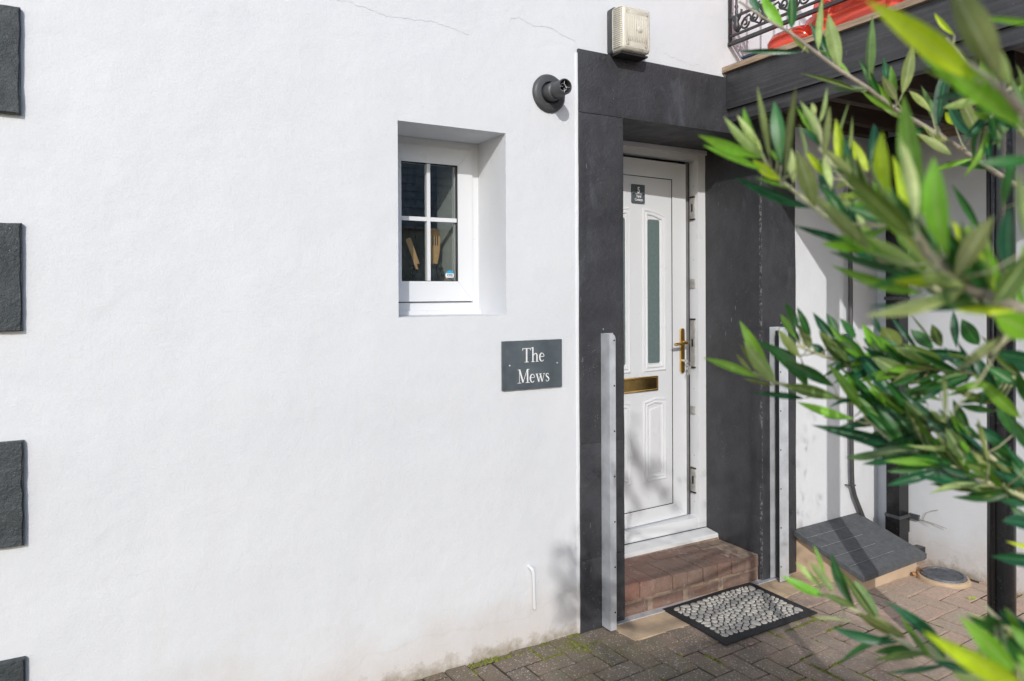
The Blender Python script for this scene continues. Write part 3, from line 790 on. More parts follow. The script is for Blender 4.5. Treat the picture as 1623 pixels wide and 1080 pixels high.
# house name sign
sg = empty('name_sign', (1.657, 0, 1.236), 'grey slate house sign with white serif lettering reading The Mews', 'sign')
SX0, SZ1, SW, SH = 1.506, 1.343, .303, .211
bm = bmesh.new(); bx(bm, SX0, SX0+SW, -.014, -.001, SZ1-SH, SZ1)
bmesh.ops.subdivide_edges(bm, edges=[e for e in bm.edges if e.calc_length() > .1], cuts=24, use_grid_fill=True)
for v in bm.verts:
    if v.co.z < SZ1-SH+.001: v.co.z += noise.noise(v.co*70)*.0022
    elif v.co.z > SZ1-.001: v.co.z += noise.noise(v.co*60)*.0007
pl = link('slate_plate', bm, M['slate'], bev=.0012)
glyphs = {}
def arc(cx, cz, rx, rz, a0, a1, n=14): return [(cx+rx*math.cos(rad(a0+(a1-a0)*k/n)), cz+rz*math.sin(rad(a0+(a1-a0)*k/n))) for k in range(n+1)]
def rc(x0, z0, x1, z1): return ('p', [(x0, z0), (x1, z0), (x1, z1), (x0, z1)])
ea = arc(.235, .31, .185, .29, 12, 318, 22); ew = [(.05+.07*max(0, -math.cos(rad(12+306*k/22)))**.8) for k in range(23)]
glyphs['T'] = (.70, [rc(0, .955, .69, 1.0), ('p', [(0, .82), (.03, .82), (.075, .956), (0, .956)]), ('p', [(.66, .82), (.69, .82), (.69, .956), (.615, .956)]), rc(.285, 0.03, .41, .957), rc(.17, 0, .525, .038)])
glyphs['h'] = (.66, [rc(.095, .03, .205, 1.05), ('p', [(0, .985), (.1, .96), (.1, 1.02), (.2, 1.06), (.0, 1.015)]), ('s', [(.19, .44), (.25, .54), (.34, .60), (.43, .585), (.485, .50), (.49, .38), (.49, .02)], [.045, .06, .07, .09, .11, .11, .11]), rc(.01, 0, .29, .036), rc(.375, 0, .63, .036)])
glyphs['e'] = (.50, [('s', ea, ew), rc(.09, .335, .40, .375)])
glyphs['M'] = (1.00, [rc(.135, .03, .175, .98), ('s', [(.165, .985), (.46, .05)], [.13, .12]), ('s', [(.455, .04), (.80, .985)], [.04, .045]), rc(.775, .03, .895, .98), rc(0, 0, .31, .038), rc(.665, 0, 1.0, .038), rc(.01, .962, .20, 1.0), rc(.79, .962, .99, 1.0)])
glyphs['w'] = (.82, [('s', [(.085, .60), (.27, .015)], [.11, .10]), ('s', [(.27, .015), (.41, .54)], [.035, .04]), ('s', [(.385, .60), (.555, .015)], [.11, .10]), ('s', [(.555, .015), (.73, .60)], [.035, .04]), rc(-.01, .585, .22, .618), rc(.30, .585, .50, .618), rc(.63, .585, .82, .618)])
glyphs['s'] = (.36, [('s', [(.285, .47), (.27, .56), (.19, .60), (.10, .575), (.06, .49), (.09, .405), (.18, .335), (.265, .26), (.30, .16), (.26, .06), (.17, .015), (.08, .035), (.045, .15)], [.025, .035, .045, .055, .085, .10, .11, .11, .085, .055, .045, .04, .025])])
def word(txt, x, z, h, sx):
    for ch in txt:
        wd, parts = glyphs[ch]; bm = bmesh.new(); lay = 0
        for kind, *dat in parts:
            lay += 1; yy = -.0146 - lay*.00006
            if kind == 'p': poly = [dat[0]]
            else:
                pts, ws = dat; Lp, Rp = [], []
                for i, p in enumerate(pts):
                    a_ = Vector(pts[max(0, i-1)]); b_ = Vector(pts[min(len(pts)-1, i+1)]); t = (b_-a_).normalized(); nn = Vector((-t.y, t.x))*ws[i]/2
                    Lp.append(Vector(p)+nn); Rp.append(Vector(p)-nn)
                poly = [[Lp[i], Rp[i], Rp[i+1], Lp[i+1]] for i in range(len(pts)-1)]
            for q in poly:
                vs = [bm.verts.new((x+p[0]*h*sx, yy, z+p[1]*h)) for p in q]
                try: bm.faces.new(vs)
                except ValueError: pass
        bmesh.ops.remove_doubles(bm, verts=bm.verts, dist=1e-6)
        o = link('letter', bm, M['white_txt']); adopt(sg, o); x += wd*h*sx*1.02
adopt(sg, pl)
word('The', SX0+.097, SZ1-.0945, .0615, 1.0)
word('Mews', SX0+.0725, SZ1-.184, .0600, 1.0)
for x in (SX0+.034, SX0+SW-.026):
    bm = bmesh.new(); lathe(bm, [(.0045, 0), (.0040, -.002), (.001, -.0028)], (x, -.014, SZ1-.105), 'y', 12); o = link('screw', bm, M['steel'], smooth=True); adopt(sg, o)

# white overflow pipe low on the wall
bm = bmesh.new()
tube(bm, [(1.640, .01, .352), (1.640, -.012, .352), (1.643, -.022, .347), (1.647, -.026, .334), (1.649, -.026, .30), (1.654, -.024, .172)], [.0085, .0085, .0095, .0085, .0075, .0075], 12)
ov = link('overflow_pipe', bm, M['upvc'], smooth='auto'); ov.data.materials[0] = M['render']; tag(ov, 'short white plastic overflow pipe bent down the wall left of the door', 'pipe')

# flood board channels each side of the door
def channel(name, x_web, s, label, z1):
    t = empty(name, (x_web, 0, .01), label, 'metal channel', 'aluminium flood board channels beside the door')
    y0, y1 = -.014, -.076
    bm = bmesh.new()
    bx(bm, *sorted((x_web, x_web+s*.004)), y1, y0, .010, z1)
    web = link('web', bm, M['alu'], bev=.0008)
    fl_w = .034 if s > 0 else .068
    bm = bmesh.new(); xa, xb = x_web, x_web+s*fl_w
    r_ = .022; pts = [(xa, .010), (xb, .010)] + [(xb-s*r_+s*r_*math.cos(rad(a)), z1-r_+r_*math.sin(rad(a))) for a in (0, 22, 45, 68, 90)] + [(xa, z1)]
    if s < 0: pts = pts[::-1]
    prism(bm, pts, 'y', y1-.0035, y1-.0002); fa = link('front_flange', bm, M['alu'], bev=.0008)
    bm = bmesh.new(); xa, xb = sorted((x_web+s*.0045, x_web+s*.068)); bx(bm, xa, xb, y0-.0035, y0-.0002, .010, z1); fb = link('back_flange', bm, M['alu'], bev=.0008)
    bm = bmesh.new(); xa, xb = sorted((x_web+s*.012, x_web+s*.030)); bx(bm, xa, xb, y1+.006, y0-.008, .012, z1-.02); fg = link('rubber_seal', bm, M['rubber'], bev=.002)
    adopt(t, web, fa, fb, fg)
    for k in range(7):
        z = .09 + k*(z1-.12)/6
        bm = bmesh.new(); lathe(bm, [(.0042, 0), (.0036, -.0018), (0, -.0022)], (x_web+s*(fl_w-.008), y1-.0035, z), 'y', 10); o = link('screw', bm, M['gasket']); adopt(t, o)
        bm = bmesh.new(); lathe(bm, [(.0040, 0), (.0034, -s*.0016), (0, -s*.002)], (x_web-(0 if s > 0 else 0), (y0+y1)/2+.012, z+.05), 'x', 10); o = link('screw', bm, M['steel']); adopt(t, o)
    return t
channel('flood_channel', 2.024, 1, 'tall bright aluminium channel screwed to the black pillar left of the door', 1.362)
channel('flood_channel', 3.213, -1, 'tall aluminium channel on the right pillar partly behind olive leaves', 1.362)

# ------------------------------------------------------------------ right hand corner: pipes, box, drain, post
# thin waste pipe
wp = empty('waste_pipe', (3.80, -.03, 1.2), 'thin dark grey pipe running down the white wall and kinking behind the step box', 'pipe')
bm = bmesh.new()
tube(bm, [(3.805, -.030, 2.44), (3.805, -.030, 1.2), (3.812, -.030, .50), (3.818, -.030, .42), (3.838, -.030, .36), (3.90, -.03, .25), (3.97, -.035, .12)], .0125, 12)
a = link('pipe', bm, M['plasticpipe'], smooth=True)
bm = bmesh.new()
for z in (.425, 1.30, 2.0): tube(bm, [(3.785, -.006, z), (3.800, -.044, z+.002), (3.825, -.044, z), (3.838, -.006, z-.002)], .004, 6)
b = link('clip', bm, M['slatepipe'], smooth=True); adopt(wp, a, b)
# square downpipe
dp = empty('downpipe', (4.035, -.17, 1.2), 'square black rainwater downpipe in the corner of the white walls', 'downpipe')
a = box('pipe', 3.988, 4.076, -.207, -.128, .03, 2.44, M['gloss'], bev=.005)
b = box('pipe_collar', 3.984, 4.080, -.211, -.124, .16, .255, M['gloss'], bev=.004)
bm = bmesh.new(); bx(bm, 3.981, 4.083, -.214, -.121, .245, .262); bx(bm, 4.083, 4.099, -.26, -.205, .236, .266)
c = link('bracket', bm, M['slatepipe'], bev=.002); d = box('bracket', 3.981, 4.083, -.214, -.121, 1.50, 1.52, M['slatepipe'], bev=.002); adopt(dp, a, b, c, d)
bm = bmesh.new()
for p, q in (((4.09, -.25, .245), (4.085, -.42, .235)), ((4.094, -.28, .24), (4.09, -.30, .29)), ((4.09, -.30, .29), (4.088, -.37, .325)), ((4.09, -.24, .24), (4.07, -.36, .242))): tube(bm, [p, ((p[0]+q[0])/2, (p[1]+q[1])/2, (p[2]+q[2])/2+.004), q], .0014, 5)
tw = link('dry_twigs', bm, M['bark']); tag(tw, 'bare dry twigs caught behind the foot of the square downpipe', 'twigs')
# step box with felted sloping top
sb = empty('step_box', (3.66, -.2, 0), 'low tan block box with a sloping grey felted boarded top in the corner', 'step box')
bm = bmesh.new()
top = [(3.362, -.005, .205), (3.93, -.005, .212), (3.925, -.345, .090), (3.455, -.362, .070)]
vt = [bm.verts.new(p) for p in top]; vb = [bm.verts.new((x, y, -.02)) for x, y, z in top]
bm.faces.new(vt); bm.faces.new(vb[::-1])
for k in range(4): bm.faces.new((vt[k], vb[k], vb[(k+1)%4], vt[(k+1)%4]))
bs = link('block_base', bm, M['boxrender'], bev=.003); adopt(sb, bs)
A_, B_, C_, D_ = Vector((3.335, -.004, .236)), Vector((3.90, -.004, .246)), Vector((3.955, -.385, .110)), Vector((3.392, -.392, .092))
nb = 5
for k in range(nb):
    t0, t1 = k/nb + (.003 if k else 0), (k+1)/nb - (.003 if k < nb-1 else 0)
    p = [A_.lerp(D_, t0), B_.lerp(C_, t0), B_.lerp(C_, t1), A_.lerp(D_, t1)]
    bm = bmesh.new(); vt = [bm.verts.new(q+Vector((0, 0, R.uniform(-.0006, .0006)))) for q in p]; vb = [bm.verts.new(q-Vector((0, -.0, .028))) for q in p]
    bm.faces.new(vt); bm.faces.new(vb[::-1])
    for i in range(4): bm.faces.new((vt[i], vb[i], vb[(i+1)%4], vt[(i+1)%4]))
    o = link('top_board', bm, M['felt'], bev=.002); adopt(sb, o)
    if k:
        bm = bmesh.new(); a_ = p[0].lerp(p[1], .02); e_ = a_.lerp(p[1], .62 + .1*R.random())
        vs = [bm.verts.new(a_.lerp(e_, q/12) + Vector((0, s_*.0009*(.3+R.random()) + .002, .0018))) for s_ in (-1, 1) for q in range(13)]
        for q in range(12): bm.faces.new((vs[q], vs[q+1], vs[14+q], vs[13+q]))
        o = link('chalky_joint', bm, M['crackm']); adopt(sb, o)
bm = bmesh.new(); bx(bm, 3.955, 4.035, -.33, -.28, .045, .115); gq = link('gully_hopper', bm, M['gloss'], bev=.004); tag(gq, 'small black plastic gully piece poking out at the right of the step box', 'gully')
# manhole
mh = empty('drain_cover', (3.955, -.47, 0), 'small round metal drain cover with a tan concrete rim by the white side wall', 'drain cover')
bm = bmesh.new(); lathe(bm, [(.126, -.03), (.128, .006), (.122, .016), (.112, .019), (.110, .012)], (3.955, -.475, 0), 'z', 40); a = link('rim', bm, M['concrete'], smooth='auto')
bm = bmesh.new(); lathe(bm, [(.109, .0), (.109, .024), (.106, .028), (.094, .028), (.092, .023), (0, .023)], (3.955, -.475, 0), 'z', 40)
b = link('lid', bm, M['cast'], smooth='auto')
bm = bmesh.new()
for i in range(-8, 9):
    for j in range(-8, 9):
        x, y = i*.0112, j*.0112
        if x*x+y*y < .0078: bx(bm, 3.955+x-.0035, 3.955+x+.0035, -.475+y-.0035, -.475+y+.0035, .022, .0265)
c = link('tread_studs', bm, M['cast']); c['kind'] = 'stuff'; adopt(mh, a, b, c)
# fallen leaves
def dead(x, y, s, rot, mat, label, z=.006, tilt=.3):
    bm = bmesh.new(); n_ = 9
    c = bm.verts.new((0, 0, .006)); rg = [bm.verts.new((math.cos(k*2*math.pi/n_)*s*R.uniform(.7, 1.1), math.sin(k*2*math.pi/n_)*s*.6*R.uniform(.7, 1.1), R.uniform(0, .005))) for k in range(n_)]
    for k in range(n_): bm.faces.new((c, rg[k], rg[(k+1)%n_]))
    r = bmesh.ops.extrude_face_region(bm, geom=bm.faces[:]); bmesh.ops.translate(bm, verts=[v for v in r['geom'] if isinstance(v, bmesh.types.BMVert)], vec=(0, 0, .0008))
    o = link('fallen_leaf', bm, mat, smooth=True); o.location = (x, y, z); o.rotation_euler = (tilt, 0, rot); tag(o, label, 'leaf', 'dead leaves on the paving')
dead(2.492, -.474, .021, .3, M['pinkleaf'], 'single pinkish dead leaf lying on the paving below the pebble doormat', .003, 0)
dead(3.905, -.385, .028, 1.2, M['deadleaf'], 'curled orange dead leaf against the step box, nearer the drain cover', .025, 1.0)
dead(3.862, -.372, .022, .2, M['deadleaf'], 'orange dead leaf at the foot of the step box front corner', .012, .7)
bm = bmesh.new()
for k in range(16):
    a = k*2.4; r_ = .012*R.random(); vs = [bm.verts.new((3.805+r_*math.cos(a)+d*math.cos(a+e), -.705+r_*math.sin(a)+d*math.sin(a+e), .004+h)) for d, e, h in ((0, 0, 0), (.008, .5, .006), (.013, 0, .008), (.008, -.5, .006))]; bm.faces.new(vs)
wd = link('weed', bm, M['leafY']); tag(wd, 'tiny yellow green weed sprouting between pavers by the side wall', 'weed')

# doormat: pebble pattern moulded in relief
dm = empty('doormat', (2.69, -.2, 0), 'black rubber doormat covered in pale grey pebble shapes lying by the brick step', 'doormat')
MX0, MX1, MY0, MY1 = 2.385, 3.005, -.425, -.004
def warp(x, y):                                      # mat lies slightly askew and lifts a little
    u = (x-MX0)/(MX1-MX0); v = (y-MY0)/(MY1-MY0)
    return (x + .006*(v-.5) - (.022 if True else 0)*(v*0) , y + .010*(u-.5), .006 + .004*math.sin(u*5+1)*math.sin(v*4) + .004)
bm = bmesh.new(); nx, ny = 26, 18; G = {}
for i in range(nx+1):
    for j in range(ny+1):
        x, y = MX0+(MX1-MX0)*i/nx, MY0+(MY1-MY0)*j/ny
        # front-left edge is slightly curled
        G[i, j] = bm.verts.new(warp(x, y))
for i in range(nx):
    for j in range(ny): bm.faces.new((G[i, j], G[i+1, j], G[i+1, j+1], G[i, j+1]))
r = bmesh.ops.extrude_face_region(bm, geom=bm.faces[:]); bmesh.ops.translate(bm, verts=[v for v in r['geom'] if isinstance(v, bmesh.types.BMVert)], vec=(0, 0, -.007))
a = link('rubber_base', bm, M['rubber'], smooth='auto', bev=.0015); adopt(dm, a)
PX0_, PX1_, PY0_, PY1_ = MX0+.036, MX1-.036, MY0+.040, MY1-.030
npb = 205; RR = random.Random(3); P_ = []
for k in range(npb*1): P_.append([RR.uniform(PX0_, PX1_), RR.uniform(PY0_, PY1_)])
def cell(i, pts):
    cx, cy = pts[i]; poly = [(PX0_, PY0_), (PX1_, PY0_), (PX1_, PY1_), (PX0_, PY1_)]
    nb_ = sorted(range(len(pts)), key=lambda j: (pts[j][0]-cx)**2+(pts[j][1]-cy)**2)[1:15]
    for j in nb_:
        mx_, my_ = (cx+pts[j][0])/2, (cy+pts[j][1])/2; dx, dy = pts[j][0]-cx, pts[j][1]-cy; out = []
        for a_, b_ in zip(poly, poly[1:]+poly[:1]):
            fa = (a_[0]-mx_)*dx+(a_[1]-my_)*dy; fb = (b_[0]-mx_)*dx+(b_[1]-my_)*dy
            if fa <= 0: out.append(a_)
            if fa*fb < 0: t = fa/(fa-fb); out.append((a_[0]+(b_[0]-a_[0])*t, a_[1]+(b_[1]-a_[1])*t))
        poly = out
        if len(poly) < 3: break
    return poly
for it in range(5):
    Q = []
    for i in range(npb):
        c_ = cell(i, P_)
        Q.append([sum(p[0] for p in c_)/len(c_), sum(p[1] for p in c_)/len(c_)])
    P_ = [[a_[0]+(q[0]-a_[0])*.75, a_[1]+(q[1]-a_[1])*.75] for a_, q in zip(P_, Q)]
for i in range(npb):
    c_ = cell(i, P_); cx = sum(p[0] for p in c_)/len(c_); cy = sum(p[1] for p in c_)/len(c_)
    pts = []
    for a_, b_ in zip(c_, c_[1:]+c_[:1]): pts.append((a_[0]*.70+b_[0]*.30, a_[1]*.70+b_[1]*.30)); pts.append((a_[0]*.30+b_[0]*.70, a_[1]*.30+b_[1]*.70))
    pp = []
    for a_, b_ in zip(pts, pts[1:]+pts[:1]): pp.append((a_[0]*.5+b_[0]*.5, a_[1]*.5+b_[1]*.5))
    sz = math.sqrt(sum((p[0]-cx)**2+(p[1]-cy)**2 for p in pp)/len(pp)); k_ = max(.55, (sz-.0027)/sz)
    bm = bmesh.new(); rings = []
    x0_, y0_, z0_ = warp(cx, cy)
    for sc_, h in ((1, -.001), (.99, .0028), (.86, .0052), (.5, .0064)):
        rings.append([bm.verts.new((x0_-cx+cx+(p[0]-cx)*k_*sc_, y0_-cy+cy+(p[1]-cy)*k_*sc_, z0_+h)) for p in pp])
    for a_, b_ in zip(rings, rings[1:]):
        for q in range(len(a_)): bm.faces.new((a_[q], a_[(q+1)%len(a_)], b_[(q+1)%len(a_)], b_[q]))
    bm.faces.new(rings[-1]); o = link('pebble', bm, M['pebble'], smooth=True); adopt(dm, o)

# ------------------------------------------------------------------ balcony
bal = empty('balcony', (3.45, -.9, 2.6), 'timber balcony deck on black beams jutting out over the right side of the door', 'balcony')
parts = []
parts.append(box('side_beam', 2.832, 2.905, -1.86, -.0135, 2.492, 2.678, M['beam'], bev=.004))
parts.append(box('lower_fillet', 2.846, 2.905, -1.86, -.0135, 2.425, 2.4895, M['beam'], bev=.003))
parts.append(box('end_beam', 2.906, 4.095, -1.86, -1.79, 2.440, 2.678, M['beam'], bev=.004))
parts.append(box('wall_plate', 2.906, 4.095, -.075, -.0135, 2.46, 2.6765, M['joist'], bev=.003))
for k in range(6): parts.append(box('joist', 2.906, 4.095, -1.56+k*.275-.025, -1.56+k*.275+.025, 2.47, 2.677, M['joist'], bev=.003))
parts.append(box('wall_batten', 4.066, 4.098, -1.788, -.214, 2.40, 2.465, M['deck'], bev=.002))
for k in range(10):
    x0 = 2.812+k*.1285; spl = [-1.885, -.50, -.003] if k == 0 else [-1.885, -.003]
    for a_, b_ in zip(spl, spl[1:]): parts.append(box('deck_board', x0, x0+.122, a_+.001, b_-.001, 2.680, 2.708, M['deck'], bev=.003))
adopt(bal, *parts)
bm = bmesh.new(); lathe(bm, [(.062, -.02), (.062, .012), (.048, .018), (.048, .022)], (2.962, -1.262, 0), 'z', 32); pb = link('base_plate', bm, M['gloss'], smooth='auto')
bm = bmesh.new(); lathe(bm, [(.0465, .02), (.0465, 2.438)], (2.962, -1.262, 0), 'z', 32); p1 = link('post', bm, M['gloss'], smooth='auto'); adopt(bal, pb, p1)
bm = bmesh.new(); tube(bm, [(2.905, -1.262, .03), (2.905, -1.262, 2.43)], .0055, 8); p2 = link('cable_conduit', bm, M['gloss'], smooth=True); adopt(bal, p2)
nw = box('newel_post', 2.845, 2.925, -1.86, -1.78, 2.709, 3.75, M['beam'], bev=.004); adopt(bal, nw)
# railing
rl = empty('balcony_railing', (2.862, -.6, 2.8), 'ornate black cast iron balcony railing with scrolls and finials above the deck', 'railing')
RX = 2.862; ob = []
def rbar(name, z, r_): 
    bm = bmesh.new(); bx(bm, RX-r_, RX+r_, -1.779, -.004, z-r_*.8, z+r_*.8); ob.append(link(name, bm, M['iron'], bev=.002))
rbar('bottom_rail', 2.833, .010); rbar('lower_band_rail', 2.872, .0065); rbar('upper_band_rail', 2.965, .0065); rbar('top_rail', 3.66, .016)
bm = bmesh.new(); tube(bm, [(RX, -.012, 2.825), (RX, -.012, 3.66)], .009, 8); ob.append(link('end_bar', bm, M['iron'], smooth=True))
def spiral(y0, z0, r0, s, turns=1.4, a0=0):
    pts = []
    for k in range(22):
        t = k/21; a = a0 + s*t*turns*2*math.pi; r_ = r0*(1-.78*t); pts.append((RX, y0+math.cos(a)*r_, z0+math.sin(a)*r_))
    return pts
for k in range(10):
    yb = -.055-k*.178
    bm = bmesh.new()                                    # scroll pair
    tube(bm, spiral(yb-.055, 2.912, .030, 1, 1.35, math.pi), .0052, 7)
    tube(bm, spiral(yb-.118, 2.926, .027, -1, 1.35, 0), .0052, 7)
    tube(bm, [(RX, yb-.005, 2.877), (RX, yb-.028, 2.90), (RX, yb-.052, 2.936), (RX, yb-.085, 2.945), (RX, yb-.118, 2.90), (RX, yb-.150, 2.880), (RX, yb-.172, 2.90)], .0055, 7)
    ob.append(link('scroll', bm, M['iron'], smooth=True))
    bm = bmesh.new()                                    # leaf finial and baluster
    lathe(bm, [(.004, 0), (.014, .010), (.018, .03), (.012, .05), (.017, .066), (.007, .082), (.009, .10), (.006, .115), (.011, .128), (.006, .14), (.0065, .20), (.0065, .76)], (RX, yb, 2.885), 'z', 10)
    for s in (-1, 1): tube(bm, [(RX, yb, 2.93), (RX, yb+s*.015, 2.945), (RX, yb+s*.030, 2.968), (RX, yb+s*.036, 2.985), (RX, yb+s*.028, 2.990)], [.005, .007, .006, .006, .003], 7)
    ob.append(link('baluster', bm, M['iron'], smooth=True))
adopt(rl, *ob)
# red plastic seat and dark blue box on the deck
rd = empty('plastic_playseat', (3.05, -.6, 2.709), 'glossy red plastic play seat standing on the balcony deck', 'play seat')
def blob(name, prof, mat, par):
    bm = bmesh.new(); n_ = 28; ring = []
    for (cx, cy, rx, ry, z) in prof: ring.append([bm.verts.new((cx+rx*math.copysign(abs(math.cos(a))**.7, math.cos(a)), cy+ry*math.copysign(abs(math.sin(a))**.7, math.sin(a)), z)) for a in [2*math.pi*k/n_ for k in range(n_)]])
    for a_, b_ in zip(ring, ring[1:]):
        for k in range(n_): bm.faces.new((a_[k], a_[(k+1)%n_], b_[(k+1)%n_], b_[k]))
    bm.faces.new(ring[0][::-1]); bm.faces.new(ring[-1]); o = link(name, bm, mat, smooth='auto'); adopt(par, o)
blob('seat_tray', [(3.06, -.86, .09, .36, 2.735), (3.06, -.84, .125, .43, 2.755), (3.06, -.80, .135, .47, 2.81), (3.06, -.80, .12, .46, 2.86), (3.06, -.80, .09, .42, 2.87)], M['red'], rd)
blob('front_bumper', [(3.0, -.30, .05, .06, 2.710), (3.0, -.30, .078, .095, 2.722), (3.0, -.30, .095, .125, 2.755), (3.0, -.30, .095, .13, 2.79), (3.0, -.30, .075, .11, 2.825), (3.0, -.30, .035, .05, 2.842)], M['red'], rd)
for yy in (-.52, -.86):
    bm = bmesh.new(); lathe(bm, [(.045, 2.712), (.048, 2.73), (.043, 2.75), (.040, 3.05), (.03, 3.07)], (2.955, yy, 0), 'z', 24); o = link('upright', bm, M['red'], smooth='auto'); adopt(rd, o)
blob('backrest', [(3.14, -.66, .035, .36, 2.83), (3.16, -.66, .04, .38, 2.95), (3.19, -.66, .04, .36, 3.12), (3.20, -.66, .03, .25, 3.2)], M['red'], rd)
bb = empty('storage_tub', (2.90, -.12, 2.709), 'dark blue plastic lidded tub on the deck in the wall corner', 'tub')
bm = bmesh.new(); bx(bm, 2.885, 2.99, -.185, -.075, 2.709, 2.745); a = link('body', bm, M['blue'], bev=.006)
bm = bmesh.new(); bx(bm, 2.880, 2.995, -.190, -.070, 2.7455, 2.756); b = link('lid', bm, M['blue'], bev=.004)
bb.rotation_euler = (0, 0, 0); adopt(bb, a, b)

# ------------------------------------------------------------------ across the yard (seen only in the window glass)
ho = empty('outbuilding', (4, -12.5, 0), 'low rubble stone outbuilding with slate roof across the yard behind the camera', 'building')
a = box('stone_wall', -2.0, 13, -15, -12, -.08, 3.0, M['stone'], bev=.02)
bm = bmesh.new(); prism(bm, [(-15.2, 3.0), (-11.8, 3.0), (-11.8, 3.06), (-13.6, 5.0), (-15.2, 3.1)], 'x', -2.2, 13.2); b = link('roof', bm, M['roof'], bev=.01)
adopt(ho, a, b)
for k in range(8):
    o = box('roof_course', -2.2, 13.2, -11.80-k*.2-.2, -11.80-k*.2, 3.085+k*.2155, 3.10+k*.2155, M['roof'], bev=0); adopt(ho, o)

# ------------------------------------------------------------------ leaves
def leaf_mesh(name, mat, L=1.0, W=.22, bend=.10, fold=.25, nseg=9, shape=.9, lat=0):
    bm = bmesh.new(); uvl = bm.loops.layers.uv.new('UVMap'); rows = []
    for i in range(nseg+1):
        t = i/nseg; hw = W/2*max(0.0, math.sin(math.pi*min(1, (t*.97+.03))**shape))**.98 if 0 < i < nseg else (.012 if i == 0 else .002)
        zc = bend*(t-t*t)*2; yw = lat*(t-t*t)*4 + .010*math.sin(t*6)
        row = []
        for s in (-1, -.5, 0, .5, 1): row.append((bm.verts.new((t*L, s*hw+yw, zc + abs(s)*hw*fold)), (s+1)/2, t))
        rows.append(row)
    for a, b in zip(rows, rows[1:]):
        for k in range(4):
            q = (a[k], b[k], b[k+1], a[k+1]); f = bm.faces.new([x[0] for x in q])
            for lp_, x in zip(f.loops, q): lp_[uvl].uv = (x[1], x[2])
            f.smooth = True
    me = bpy.data.meshes.new(name); bm.to_mesh(me); bm.free(); me.materials.append(mat); return me
LM = {}
for key in 'DBGYO':
    LM[key] = [leaf_mesh('leaf', M['leaf'+key], 1, 1.0, b_, f_, 9, s_, l_) for b_, f_, s_, l_ in ((.10, .10, .9, .02), (-.10, .16, 1.0, -.04), (.22, .08, 1.1, .05), (.03, .22, .85, -.02), (-.2, .12, .95, .07), (.3, .14, 1.0, -.07), (.12, .05, 1.15, .0))]
